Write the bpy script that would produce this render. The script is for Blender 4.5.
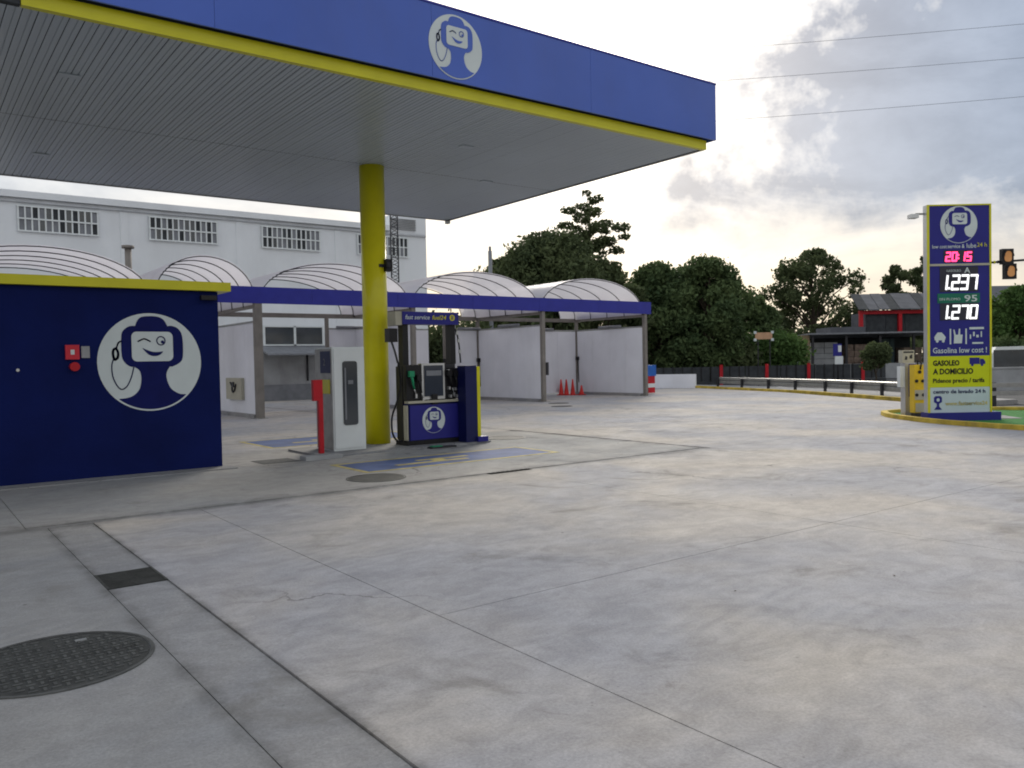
import bpy, bmesh, math, random
import numpy as np
from mathutils import Vector, Matrix
random.seed(7); RNG = np.random.default_rng(11)
R = math.radians
S = bpy.context.scene
for o in list(bpy.data.objects): bpy.data.objects.remove(o)
COL = S.collection

# ------------------------------------------------------------------ camera
def cam_matrix(yaw, pitch, roll):
    cy, sy, cp, sp, cr, sr = math.cos(yaw), math.sin(yaw), math.cos(pitch), math.sin(pitch), math.cos(roll), math.sin(roll)
    fwd = Vector((sy*cp, cy*cp, sp)); right = Vector((cy, -sy, 0)); up = right.cross(fwd)
    r2 = right*cr + up*sr; u2 = -right*sr + up*cr
    return Matrix((r2, u2, -fwd)).transposed().to_4x4()
cam = bpy.data.cameras.new('camera'); cam_o = bpy.data.objects.new('camera', cam); COL.objects.link(cam_o)
cam.sensor_width = 36; cam.lens = 819.25*36/1024; cam.clip_start = .05; cam.clip_end = 5000
cam_o.matrix_world = Matrix.Translation((0, 0, 1.6)) @ cam_matrix(R(36.902), R(-1.5585), R(-1.1461))
S.camera = cam_o

# ------------------------------------------------------------------ light
SUN_AZ, SUN_EL = 45.0, 24.0            # azimuth from +y towards +x
SUNV = Vector((math.sin(R(SUN_AZ))*math.cos(R(SUN_EL)), math.cos(R(SUN_AZ))*math.cos(R(SUN_EL)), math.sin(R(SUN_EL))))
sun = bpy.data.lights.new('sun', 'SUN'); sun.energy = 1.3; sun.angle = R(25); sun.color = (1, .93, .82)
sun_o = bpy.data.objects.new('sun', sun); COL.objects.link(sun_o)
sun_o.rotation_euler = (-SUNV).to_track_quat('-Z', 'Y').to_euler(); sun_o.location = (0, 0, 60)

W = bpy.data.worlds.new('World'); S.world = W; W.use_nodes = True
nt = W.node_tree; nt.nodes.clear()
def N(t, **k):
    n = nt.nodes.new(t)
    for a, v in k.items():
        if a == 'inp':
            for i, x in v.items(): n.inputs[i].default_value = x
        else: setattr(n, a, v)
    return n
def LK(a, b): nt.links.new(a, b)
def math_n(op, a, b=None, clamp=False):
    n = nt.nodes.new('ShaderNodeMath'); n.operation = op; n.use_clamp = clamp
    for i, x in enumerate((a, b)):
        if x is None: continue
        if isinstance(x, (int, float)): n.inputs[i].default_value = x
        else: nt.links.new(x, n.inputs[i])
    return n.outputs[0]
def mixc(f, a, b):
    n = nt.nodes.new('ShaderNodeMix'); n.data_type = 'RGBA'
    for i, x in ((0, f), (6, a), (7, b)):
        if isinstance(x, (int, float)): n.inputs[i].default_value = x
        elif isinstance(x, tuple): n.inputs[i].default_value = x
        else: nt.links.new(x, n.inputs[i])
    return n.outputs[2]
def mrange(v, a, b, c=0., d=1., smooth=True):
    n = nt.nodes.new('ShaderNodeMapRange'); n.interpolation_type = 'SMOOTHSTEP' if smooth else 'LINEAR'
    nt.links.new(v, n.inputs[0])
    for i, x in enumerate((a, b, c, d)): n.inputs[i+1].default_value = x
    return n.outputs[0]
tc = N('ShaderNodeTexCoord'); gen = tc.outputs['Generated']
sky = N('ShaderNodeTexSky', sky_type='NISHITA', sun_disc=False, sun_elevation=R(SUN_EL), sun_rotation=R(SUN_AZ), air_density=1.0, dust_density=2.5)
sep = N('ShaderNodeSeparateXYZ'); LK(gen, sep.inputs[0])
zc = math_n('MAXIMUM', sep.outputs[2], 0.0)
den = math_n('ADD', zc, 0.24)
px = math_n('DIVIDE', sep.outputs[0], den); py = math_n('DIVIDE', sep.outputs[1], den)
pv = N('ShaderNodeCombineXYZ'); LK(px, pv.inputs[0]); LK(py, pv.inputs[1]); pv.inputs[2].default_value = 3.1
n1 = N('ShaderNodeTexNoise', inp={'Scale': .5, 'Detail': 9., 'Roughness': .55, 'Distortion': .25}); LK(pv.outputs[0], n1.inputs['Vector'])
n2 = N('ShaderNodeTexNoise', inp={'Scale': 2.1, 'Detail': 8., 'Roughness': .6, 'Distortion': .4}); LK(pv.outputs[0], n2.inputs['Vector'])
n3 = N('ShaderNodeTexNoise', inp={'Scale': 2.6, 'Detail': 7., 'Roughness': .62}); LK(gen, n3.inputs['Vector'])
n3s = N('ShaderNodeVectorMath', operation='SUBTRACT'); LK(n3.outputs['Color'], n3s.inputs[0]); n3s.inputs[1].default_value = (.5, .5, .5)
wp = N('ShaderNodeVectorMath', operation='MULTIPLY_ADD'); LK(n3s.outputs[0], wp.inputs[0]); wp.inputs[1].default_value = (.55, .55, .38); LK(gen, wp.inputs[2])
def dirdot(az, el, src):
    n = N('ShaderNodeVectorMath', operation='DOT_PRODUCT'); LK(src, n.inputs[0]); a, e = R(az), R(el)
    n.inputs[1].default_value = (math.sin(a)*math.cos(e), math.cos(a)*math.cos(e), math.sin(e)); return n.outputs['Value']
dsun = math_n('MINIMUM', math_n('MAXIMUM', dirdot(SUN_AZ, SUN_EL, gen), 0.0), 1.0)
glow = math_n('POWER', dsun, 75.0); wide = math_n('POWER', dsun, 7.0)
hor = mrange(sep.outputs[2], .22, .07)
# how thin the overcast is: big shapes + billows, thinner round the hidden sun and towards the horizon
t = math_n('ADD', math_n('MULTIPLY', n1.outputs[0], 1.1), math_n('MULTIPLY', n2.outputs[0], 1.0))
t = math_n('ADD', t, math_n('MULTIPLY', glow, 1.0)); t = math_n('ADD', t, math_n('MULTIPLY', hor, .26))
sw = N('ShaderNodeSeparateXYZ'); LK(wp.outputs[0], sw.inputs[0])
bank = math_n('MULTIPLY', mrange(dirdot(66, 16.5, wp.outputs[0]), .90, .985), mrange(sw.outputs[2], .11, .22))      # heavy cloud bank right of the sun
t = math_n('SUBTRACT', t, math_n('MULTIPLY', bank, .62))
t = mrange(t, .62, 1.34, smooth=False)
dark = mixc(mrange(math_n('ADD', math_n('MULTIPLY', n2.outputs[0], .6), math_n('MULTIPLY', n3.outputs[0], .4)), .38, .62), (.98, 1.36, 2.0, 1), (1.75, 2.2, 2.95, 1)); bright = (5.6, 5.5, 5.3, 1)
horc = mixc(wide, (4.0, 3.62, 3.1, 1), (6.3, 5.5, 4.35, 1))
bcol = mixc(hor, bright, horc)
cl = mixc(t, dark, bcol)
gl = N('ShaderNodeVectorMath', operation='SCALE'); gl.inputs[0].default_value = (24, 22, 18.5); LK(math_n('MULTIPLY', glow, t), gl.inputs['Scale'])
ad = N('ShaderNodeVectorMath', operation='ADD'); LK(cl, ad.inputs[0]); LK(gl.outputs[0], ad.inputs[1])
fin = mixc(0.93, sky.outputs[0], ad.outputs[0])
bg = N('ShaderNodeBackground', inp={'Strength': .1}); LK(fin, bg.inputs[0])
wo = N('ShaderNodeOutputWorld'); LK(bg.outputs[0], wo.inputs[0])

S.view_settings.view_transform = 'Standard'; S.view_settings.look = 'None'
S.view_settings.exposure = 0.92; S.view_settings.gamma = 1
S.render.engine = 'CYCLES'; S.render.resolution_x = 1024; S.render.resolution_y = 768
S.cycles.filter_width = 1.9
S.cycles.max_bounces = 6; S.cycles.diffuse_bounces = 3; S.cycles.transparent_max_bounces = 8

# ------------------------------------------------------------------ materials
def mat(name, col, rough=.6, metal=0., var=.12, scale=3., bump=0., bscale=40., spec=.28, emit=None, trans=0., alpha=1., dirt=0., coat=0.):
    m = bpy.data.materials.new(name); m.use_nodes = True; T = m.node_tree; b = T.nodes['Principled BSDF']
    b.inputs['Roughness'].default_value = rough; b.inputs['Metallic'].default_value = metal
    b.inputs['Specular IOR Level'].default_value = spec; b.inputs['Coat Weight'].default_value = coat
    geo = T.nodes.new('ShaderNodeNewGeometry')
    nz = T.nodes.new('ShaderNodeTexNoise'); nz.inputs['Scale'].default_value = scale; nz.inputs['Detail'].default_value = 6
    T.links.new(geo.outputs['Position'], nz.inputs['Vector'])
    mp = T.nodes.new('ShaderNodeMapRange'); mp.inputs[1].default_value = .3; mp.inputs[2].default_value = .7
    mp.inputs[3].default_value = 1-var; mp.inputs[4].default_value = 1+var; T.links.new(nz.outputs[0], mp.inputs[0])
    sc = T.nodes.new('ShaderNodeVectorMath'); sc.operation = 'SCALE'; sc.inputs[0].default_value = col; T.links.new(mp.outputs[0], sc.inputs['Scale'])
    out = sc.outputs[0]
    if dirt > 0:
        d = T.nodes.new('ShaderNodeTexNoise'); d.inputs['Scale'].default_value = scale*.6; d.inputs['Detail'].default_value = 9; d.inputs['Roughness'].default_value = .7
        mpv = T.nodes.new('ShaderNodeMapping'); mpv.inputs['Scale'].default_value = (1, 1, .25)
        T.links.new(geo.outputs['Position'], mpv.inputs[0]); T.links.new(mpv.outputs[0], d.inputs['Vector'])
        r = T.nodes.new('ShaderNodeMapRange'); r.inputs[1].default_value = .5; r.inputs[2].default_value = .72; r.inputs[4].default_value = dirt
        T.links.new(d.outputs[0], r.inputs[0])
        mx = T.nodes.new('ShaderNodeMix'); mx.data_type = 'RGBA'; T.links.new(r.outputs[0], mx.inputs[0]); T.links.new(out, mx.inputs[6]); mx.inputs[7].default_value = (.12, .11, .09, 1)
        out = mx.outputs[2]
    T.links.new(out, b.inputs['Base Color'])
    if bump > 0:
        bn = T.nodes.new('ShaderNodeTexNoise'); bn.inputs['Scale'].default_value = bscale; bn.inputs['Detail'].default_value = 4
        T.links.new(geo.outputs['Position'], bn.inputs['Vector'])
        bp = T.nodes.new('ShaderNodeBump'); bp.inputs['Strength'].default_value = bump; bp.inputs['Distance'].default_value = .02
        T.links.new(bn.outputs[0], bp.inputs['Height']); T.links.new(bp.outputs[0], b.inputs['Normal'])
    if emit: b.inputs['Emission Color'].default_value = (*emit[0], 1); b.inputs['Emission Strength'].default_value = emit[1]
    if trans: b.inputs['Transmission Weight'].default_value = trans
    if alpha < 1: b.inputs['Alpha'].default_value = alpha
    return m
M = dict(
 fascia=mat('fascia_blue_sheet', (.058, .125, .50), .34, var=.08, scale=.8, coat=.25, bump=.25, bscale=1.3, dirt=.10),
 band=mat('band_blue_sheet', (.030, .035, .30), .4, var=.08),
 navy=mat('navy_painted_wall', (.0035, .010, .085), .7, var=.16, scale=1.2, bump=.25, bscale=30, spec=.12),
 navyp=mat('navy_print', (.006, .010, .095), .7, spec=.15),
 navyd=mat('dark_navy_metal', (.005, .009, .075), .4),
 yellow=mat('yellow_paint', (.66, .62, .015), .4, var=.06, coat=.2),
 yellowc=mat('yellow_column_paint', (.74, .68, .008), .35, var=.05, coat=.3),
 kyel=mat('worn_yellow_kerb_paint', (.55, .40, .06), .8, var=.35, scale=2.5, bump=.3, dirt=.5),
 lyel=mat('worn_yellow_line', (.50, .42, .16), .8, var=.35, scale=4, dirt=.4),
 soffit=mat('grey_enamel_ceiling', (.42, .475, .52), .30, var=.05, scale=.5, spec=.6),
 white=mat('white_metal_paint', (.72, .76, .76), .45, var=.05),
 logow=mat('pale_logo_print', (.62, .68, .68), .6, var=.05),
 pwall=mat('pale_wash_bay_panel', (.80, .81, .86), .55, var=.06, scale=.9, dirt=.12),
 wall=mat('white_warehouse_render', (.79, .82, .84), .85, var=.05, scale=.6, bump=.1, dirt=.10),
 walld=mat('grey_concrete_block', (.36, .37, .38), .9, var=.15, scale=1.5, bump=.3, dirt=.3),
 glass=mat('dark_window_glass', (.03, .04, .05), .12, var=.3, scale=1.2, spec=.8),
 steel=mat('galvanised_steel', (.34, .34, .33), .45, .6, var=.15, scale=6),
 post=mat('grey_brown_post_paint', (.23, .21, .19), .6, .2, var=.15),
 dsteel=mat('dark_steel', (.05, .05, .055), .5, .5, var=.2),
 black=mat('black_plastic', (.012, .012, .014), .4, var=.2),
 screen=mat('dark_display_glass', (.02, .03, .05), .08, spec=.9),
 alu=mat('brushed_aluminium', (.55, .56, .56), .35, .7, var=.08),
 beige=mat('beige_plastic', (.45, .43, .34), .55, var=.1),
 red=mat('red_paint', (.48, .010, .02), .45, var=.12),
 redc=mat('red_cone_plastic', (.62, .035, .03), .5, var=.15),
 rubber=mat('black_rubber', (.015, .015, .015), .7),
 green=mat('green_plastic', (.02, .30, .14), .4),
 turf=mat('artificial_turf', (.05, .22, .045), .9, var=.35, scale=30, bump=.8, bscale=200),
 asphalt=mat('asphalt', (.075, .077, .08), .9, var=.2, scale=.8, bump=.4, bscale=60),
 bed=mat('dark_joint_bed', (.03, .03, .029), 1.0, var=.3, spec=.0),
 iron=mat('cast_iron', (.058, .060, .058), .7, .1, var=.35, scale=6, bump=.3, bscale=80),
 ironw=mat('worn_cast_iron', (.10, .103, .10), .6, .2, var=.3, scale=9),
 bpaint=mat('faded_blue_floor_paint', (.085, .13, .29), .8, var=.3, scale=2.2, bump=.2, dirt=.35),
 trunk=mat('tree_bark', (.07, .055, .04), .95, var=.3, scale=5, bump=.6),
 tile=mat('dark_roof_sheet', (.10, .105, .12), .7, var=.2, scale=1.5),
 grey=mat('grey_sheet', (.22, .23, .25), .7, var=.15),
 dgrey=mat('dark_grey_sheet', (.045, .05, .055), .8, var=.25),
 wood=mat('stacked_timber', (.24, .18, .11), .85, var=.35, scale=3),
 brick=mat('stacked_brick', (.20, .15, .12), .9, var=.35, scale=4),
 led=mat('white_led_digits', (.9, .9, .9), .5, emit=((1, 1, 1), .55)),
 redled=mat('red_led_digits', (.6, .02, .05), .5, emit=((1, .05, .18), 1.6)),
 amber=mat('amber_lens', (.42, .22, .09), .3, emit=((1, .42, .12), .10)),
 dpanel=mat('dark_price_panel', (.035, .035, .05), .4),
 gpanel=mat('green_price_strip', (.012, .16, .10), .45),
 spy=mat('yellow_sign_sheet', (.62, .66, .01), .45, var=.04),
 spw=mat('pale_sign_sheet', (.55, .64, .68), .45, var=.04),
 spb=mat('violet_blue_sign_sheet', (.022, .022, .22), .45, var=.06),
 wred=mat('fire_point_red', (.60, .03, .05), .5),
 insul=mat('power_cable', (.10, .11, .12), .6),
)
# concrete of the forecourt
def concrete_mat(name, warm, cool, dark=1.0, broom=.05, stain=.5):
    m = bpy.data.materials.new(name); m.use_nodes = True; T = m.node_tree; b = T.nodes['Principled BSDF']
    L = T.links.new
    geo = T.nodes.new('ShaderNodeNewGeometry'); pos = geo.outputs['Position']
    def noise(s, d=6, r=.55, dist=0., vec=None):
        n = T.nodes.new('ShaderNodeTexNoise'); n.inputs['Scale'].default_value = s; n.inputs['Detail'].default_value = d
        n.inputs['Roughness'].default_value = r; n.inputs['Distortion'].default_value = dist; L(vec or pos, n.inputs['Vector']); return n.outputs[0]
    def mr(v, a, b_, c, d):
        n = T.nodes.new('ShaderNodeMapRange'); n.interpolation_type = 'SMOOTHSTEP'; L(v, n.inputs[0])
        for i, x in enumerate((a, b_, c, d)): n.inputs[i+1].default_value = x
        return n.outputs[0]
    def mx(f, a, c, mode='MIX'):
        n = T.nodes.new('ShaderNodeMix'); n.data_type = 'RGBA'; n.blend_type = mode
        for i, x in ((0, f), (6, a), (7, c)):
            if isinstance(x, tuple): n.inputs[i].default_value = x
            elif isinstance(x, float): n.inputs[i].default_value = x
            else: L(x, n.inputs[i])
        return n.outputs[2]
    c = mx(mr(noise(.30, 5, .55, .5), .36, .64, 0, 1), (*cool, 1), (*warm, 1))
    mp = T.nodes.new('ShaderNodeMapping'); mp.inputs['Rotation'].default_value = (0, 0, .35); mp.inputs['Scale'].default_value = (1.0, 1.5, 1); L(pos, mp.inputs[0])
    st = noise(2.2, 10, .75, .7, mp.outputs[0])
    c = mx(1.0, c, mx(mr(st, .34, .66, 0, 1), (1-broom*2.4, 1-broom*2.4, 1-broom*2.3, 1), (1+broom, 1+broom, 1+broom, 1)), 'MULTIPLY')
    c = mx(1.0, c, mx(mr(noise(5.5, 9, .75, .6), .36, .66, 0, 1), (.93, .925, .92, 1), (1.04, 1.04, 1.04, 1)), 'MULTIPLY')
    c = mx(1.0, c, mx(mr(noise(60, 5, .75), .3, .7, 0, 1), (.86, .86, .86, 1), (1.12, 1.12, 1.12, 1)), 'MULTIPLY')
    # arcs left by the power trowel
    am = T.nodes.new('ShaderNodeMapping'); am.inputs['Location'].default_value = (-5.5, 3.0, 0); L(pos, am.inputs[0])
    wv = T.nodes.new('ShaderNodeTexWave'); wv.wave_type = 'RINGS'; wv.rings_direction = 'Z'; wv.inputs['Scale'].default_value = 2.3; wv.inputs['Distortion'].default_value = 3.5
    wv.inputs['Detail'].default_value = 4; wv.inputs['Detail Scale'].default_value = .7; L(am.outputs[0], wv.inputs['Vector'])
    am2 = mr(noise(.5, 4, .5), .48, .66, 0, .10)
    c = mx(am2, c, mx(wv.outputs['Fac'], (.20, .20, .21, 1), (.52, .50, .46, 1)))
    # damp, rust and oil stains
    s1 = mr(noise(.85, 8, .65, 1.0), .555, .70, 0, stain*1.0)
    c = mx(s1, c, (.155, .145, .13, 1))
    s2 = mr(noise(2.4, 7, .7, .7, None), .62, .74, 0, stain*.6)
    c = mx(s2, c, (.13, .105, .085, 1))
    # small dark specks and chips
    v = T.nodes.new('ShaderNodeTexVoronoi'); v.inputs['Scale'].default_value = 1.7; L(pos, v.inputs['Vector'])
    sp = mr(v.outputs['Distance'], .035, .015, 0, .7)
    c = mx(sp, c, (.06, .055, .05, 1))
    v2 = T.nodes.new('ShaderNodeTexVoronoi'); v2.inputs['Scale'].default_value = 6.5; L(pos, v2.inputs['Vector'])
    c = mx(mr(v2.outputs['Distance'], .06, .03, 0, .35), c, (.10, .095, .09, 1))
    # hairline cracks in a few places
    vd = T.nodes.new('ShaderNodeTexVoronoi'); vd.feature = 'DISTANCE_TO_EDGE'; vd.inputs['Scale'].default_value = .28
    wp = T.nodes.new('ShaderNodeVectorMath'); wp.operation = 'MULTIPLY_ADD'; nzc = T.nodes.new('ShaderNodeTexNoise'); nzc.inputs['Scale'].default_value = 1.2; nzc.inputs['Detail'].default_value = 7; L(pos, nzc.inputs['Vector'])
    L(nzc.outputs['Color'], wp.inputs[0]); wp.inputs[1].default_value = (1.1, 1.1, 0); L(pos, wp.inputs[2]); L(wp.outputs[0], vd.inputs['Vector'])
    ck = T.nodes.new('ShaderNodeMath'); ck.operation = 'MULTIPLY'; L(mr(vd.outputs['Distance'], .0035, .0012, 0, .55), ck.inputs[0]); L(mr(noise(.21, 2), .5, .6, 0, 1), ck.inputs[1])
    c = mx(ck.outputs[0], c, (.10, .095, .09, 1))
    # grime gathered along the drain band and the channel, oil under the pumps
    sx = T.nodes.new('ShaderNodeSeparateXYZ'); L(pos, sx.inputs[0])
    def mth(op, a, b_=None, clamp=False):
        n = T.nodes.new('ShaderNodeMath'); n.operation = op; n.use_clamp = clamp
        for i, x in enumerate((a, b_)):
            if x is None: continue
            if isinstance(x, (int, float)): n.inputs[i].default_value = x
            else: L(x, n.inputs[i])
        return n.outputs[0]
    def near(ch, v, w): return mr(mth('ABSOLUTE', mth('SUBTRACT', sx.outputs[ch], v)), w, .0, 0, 1)
    gn = mr(noise(2.2, 8, .7, .5), .34, .66, .15, 1)
    l1 = mth('MULTIPLY', near(1, 9.57, .34), mr(sx.outputs[0], 11.7, 11.3, 0, 1))
    l2 = mth('MULTIPLY', near(0, 11.45, .30), mr(sx.outputs[1], 9.4, 9.8, 0, 1))
    l3 = mth('MULTIPLY', mth('MAXIMUM', near(0, 1.18, .11), near(0, 1.60, .07)), mr(sx.outputs[1], 9.7, 9.3, 0, 1))
    gl_ = mth('MULTIPLY', mth('MAXIMUM', mth('MAXIMUM', l1, l2), l3), gn)
    c = mx(mth('MULTIPLY', gl_, .62), c, (.09, .088, .085, 1))
    dv = T.nodes.new('ShaderNodeVectorMath'); dv.operation = 'DISTANCE'; L(pos, dv.inputs[0]); dv.inputs[1].default_value = (7.4, 12.9, 0)
    oil = mth('MULTIPLY', mr(dv.outputs['Value'], 4.6, 1.2, 0, 1), mr(noise(1.7, 8, .7, 1.0), .50, .66, 0, 1))
    c = mx(mth('MULTIPLY', oil, .5), c, (.10, .095, .09, 1))
    c = mx(1.0, c, (dark, dark, dark, 1), 'MULTIPLY')
    L(c, b.inputs['Base Color'])
    L(mr(noise(1.1, 5), .3, .7, .80, .95), b.inputs['Roughness']); b.inputs['Specular IOR Level'].default_value = .25
    bp = T.nodes.new('ShaderNodeBump'); bp.inputs['Strength'].default_value = .35; bp.inputs['Distance'].default_value = .01
    hsum = T.nodes.new('ShaderNodeMath'); hsum.operation = 'ADD'; L(noise(70, 4, .6), hsum.inputs[0]); L(st, hsum.inputs[1])
    L(hsum.outputs[0], bp.inputs['Height']); L(bp.outputs[0], b.inputs['Normal'])
    return m
M['conc'] = concrete_mat('forecourt_concrete', (.51, .47, .425), (.385, .385, .41), 1, .07, .5)
M['conc2'] = concrete_mat('smoother_old_concrete', (.335, .328, .318), (.275, .283, .297), 1, .05, .4)
M['conc3'] = concrete_mat('channel_concrete', (.36, .35, .34), (.29, .295, .31), 1, .06, .5)
M['conc4'] = concrete_mat('pump_pad_concrete', (.40, .385, .365), (.34, .345, .352), 1, .05, .5)
def roof_mat():
    m = bpy.data.materials.new('translucent_vault_sheet'); m.use_nodes = True; T = m.node_tree; T.nodes.clear()
    o = T.nodes.new('ShaderNodeOutputMaterial'); d = T.nodes.new('ShaderNodeBsdfDiffuse'); tr = T.nodes.new('ShaderNodeBsdfTranslucent')
    g = T.nodes.new('ShaderNodeBsdfGlossy'); g.inputs['Roughness'].default_value = .3; g.inputs['Color'].default_value = (.9, .9, .9, 1)
    tp = T.nodes.new('ShaderNodeBsdfTransparent'); tp.inputs['Color'].default_value = (.9, .88, .92, 1)
    geo = T.nodes.new('ShaderNodeNewGeometry'); nz = T.nodes.new('ShaderNodeTexNoise'); nz.inputs['Scale'].default_value = 1.1; nz.inputs['Detail'].default_value = 6
    T.links.new(geo.outputs['Position'], nz.inputs['Vector'])
    cr = T.nodes.new('ShaderNodeMix'); cr.data_type = 'RGBA'; cr.inputs[6].default_value = (.70, .67, .72, 1); cr.inputs[7].default_value = (.88, .86, .89, 1)
    T.links.new(nz.outputs[0], cr.inputs[0])
    T.links.new(cr.outputs[2], d.inputs[0]); T.links.new(cr.outputs[2], tr.inputs[0])
    a = T.nodes.new('ShaderNodeMixShader'); a.inputs[0].default_value = .6; T.links.new(d.outputs[0], a.inputs[1]); T.links.new(tr.outputs[0], a.inputs[2])
    b2 = T.nodes.new('ShaderNodeMixShader'); b2.inputs[0].default_value = .12; T.links.new(a.outputs[0], b2.inputs[1]); T.links.new(g.outputs[0], b2.inputs[2])
    c = T.nodes.new('ShaderNodeMixShader'); c.inputs[0].default_value = .10; T.links.new(b2.outputs[0], c.inputs[1]); T.links.new(tp.outputs[0], c.inputs[2])
    T.links.new(c.outputs[0], o.inputs[0]); return m
M['vault'] = roof_mat()
def leaf_mat(name, c1, c2):
    m = bpy.data.materials.new(name); m.use_nodes = True; T = m.node_tree; b = T.nodes['Principled BSDF']; o = T.nodes['Material Output']
    geo = T.nodes.new('ShaderNodeNewGeometry')
    mx = T.nodes.new('ShaderNodeMix'); mx.data_type = 'RGBA'; mx.inputs[6].default_value = (*c1, 1); mx.inputs[7].default_value = (*c2, 1)
    nz = T.nodes.new('ShaderNodeTexNoise'); nz.inputs['Scale'].default_value = .55; nz.inputs['Detail'].default_value = 4
    T.links.new(geo.outputs['Position'], nz.inputs['Vector'])
    ad_ = T.nodes.new('ShaderNodeMath'); ad_.operation = 'MULTIPLY_ADD'; ad_.use_clamp = True
    T.links.new(geo.outputs['Random Per Island'], ad_.inputs[0]); ad_.inputs[1].default_value = .5
    sb = T.nodes.new('ShaderNodeMapRange'); sb.inputs[1].default_value = .35; sb.inputs[2].default_value = .65; sb.inputs[3].default_value = 0; sb.inputs[4].default_value = .6
    T.links.new(nz.outputs[0], sb.inputs[0]); T.links.new(sb.outputs[0], ad_.inputs[2])
    T.links.new(ad_.outputs[0], mx.inputs[0]); T.links.new(mx.outputs[2], b.inputs['Base Color'])
    b.inputs['Roughness'].default_value = .8; b.inputs['Specular IOR Level'].default_value = .12
    tr = T.nodes.new('ShaderNodeBsdfTranslucent'); T.links.new(mx.outputs[2], tr.inputs[0])
    s = T.nodes.new('ShaderNodeMixShader'); s.inputs[0].default_value = .25; T.links.new(b.outputs[0], s.inputs[1]); T.links.new(tr.outputs[0], s.inputs[2])
    T.links.new(s.outputs[0], o.inputs[0]); return m
M['leafd'] = leaf_mat('dark_evergreen_leaves', (.052, .074, .036), (.125, .155, .070))
M['leafm'] = leaf_mat('mid_green_leaves', (.055, .092, .042), (.135, .185, .075))
M['leafl'] = leaf_mat('light_green_leaves', (.05, .10, .03), (.12, .20, .06))

# ------------------------------------------------------------------ helpers
def bx(bm, x0, x1, y0, y1, z0, z1, mi=0, Mx=None):
    vs = [Vector((x, y, z)) for z in (z0, z1) for y in (y0, y1) for x in (x0, x1)]
    if Mx is not None: vs = [Mx @ v for v in vs]
    v = [bm.verts.new(p) for p in vs]
    for f in ((0, 2, 3, 1), (4, 5, 7, 6), (0, 1, 5, 4), (2, 6, 7, 3), (0, 4, 6, 2), (1, 3, 7, 5)):
        fc = bm.faces.new([v[i] for i in f]); fc.material_index = mi
def tube(bm, pts, r, n=8, mi=0, cap=True):
    pts = [Vector(p) for p in pts]; rings = []
    for i, p in enumerate(pts):
        a = pts[max(i-1, 0)]; b = pts[min(i+1, len(pts)-1)]; d = (b-a).normalized()
        u = d.cross(Vector((0, 0, 1)) if abs(d.z) < .9 else Vector((0, 1, 0))).normalized(); w = d.cross(u)
        rr = r[i] if isinstance(r, (list, tuple)) else r
        rings.append([bm.verts.new(p + u*math.cos(2*math.pi*k/n)*rr + w*math.sin(2*math.pi*k/n)*rr) for k in range(n)])
    for a, b in zip(rings[:-1], rings[1:]):
        for k in range(n):
            f = bm.faces.new((a[k], a[(k+1) % n], b[(k+1) % n], b[k])); f.material_index = mi; f.smooth = n > 5
    if cap:
        for rg in (rings[0][::-1], rings[-1]):
            f = bm.faces.new(rg); f.material_index = mi
def cyl(bm, x, y, z0, z1, r, n=24, r2=None, mi=0):
    tube(bm, [(x, y, z0), (x, y, z1)], [r, r if r2 is None else r2], n, mi)
def lathe(bm, prof, n=24, c=(0, 0, 0), mi=0):
    rings = []
    for r, z in prof:
        rings.append([bm.verts.new((c[0]+r*math.cos(2*math.pi*k/n), c[1]+r*math.sin(2*math.pi*k/n), c[2]+z)) for k in range(n)])
    for a, b in zip(rings[:-1], rings[1:]):
        for k in range(n):
            f = bm.faces.new((a[k], a[(k+1) % n], b[(k+1) % n], b[k])); f.smooth = True; f.material_index = mi
    bm.faces.new(rings[0][::-1]); bm.faces.new(rings[-1])
def prism(bm, poly, z0, z1, mi=0, axis='z', Mx=None):
    """poly in 2D extruded; axis z: (x,y)->z"""
    def P(a, b, c): 
        v = Vector((a, b, c)); return Mx @ v if Mx is not None else v
    lo = [bm.verts.new(P(a, b, z0)) for a, b in poly]; hi = [bm.verts.new(P(a, b, z1)) for a, b in poly]
    n = len(poly)
    f = bm.faces.new(lo[::-1]); f.material_index = mi
    f = bm.faces.new(hi); f.material_index = mi
    for i in range(n):
        f = bm.faces.new((lo[i], lo[(i+1) % n], hi[(i+1) % n], hi[i])); f.material_index = mi
def obj(name, bm, mats, parent=None, label=None, bevel=0, kind=None):
    if bevel:
        bmesh.ops.bevel(bm, geom=[e for e in bm.edges if e.calc_face_angle(0) > .7], offset=bevel, segments=2, affect='EDGES', profile=.6)
    bmesh.ops.recalc_face_normals(bm, faces=bm.faces)
    me = bpy.data.meshes.new(name); bm.to_mesh(me); bm.free()
    for m in (mats if isinstance(mats, (list, tuple)) else [mats]): me.materials.append(m)
    return link(name, me, parent, label, kind)
def link(name, me, parent=None, label=None, kind=None):
    o = bpy.data.objects.new(name, me); COL.objects.link(o)
    if parent is not None: setp(o, parent)
    if label: o['label'] = label
    if kind: o['kind'] = kind
    return o
def setp(o, parent):
    o.parent = parent
    m = Matrix.Identity(4); p = parent
    chain = []
    while p is not None: chain.append(p); p = p.parent
    # parts are modelled in world coordinates: cancel the parents' transforms
    for q in reversed(chain): m = m @ q.matrix_parent_inverse @ q.matrix_basis
    o.matrix_parent_inverse = m.inverted()
def tag(o, label, cat, group=None, kind=None):
    o['label'] = label; o['category'] = cat
    if group: o['group'] = group
    if kind: o['kind'] = kind
    return o
def thing(name, label, cat, loc=(0, 0, 0), group=None, kind=None):
    o = bpy.data.objects.new(name, None); COL.objects.link(o); o.empty_display_size = .3; o.location = loc
    return tag(o, label, cat, group, kind)
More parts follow.
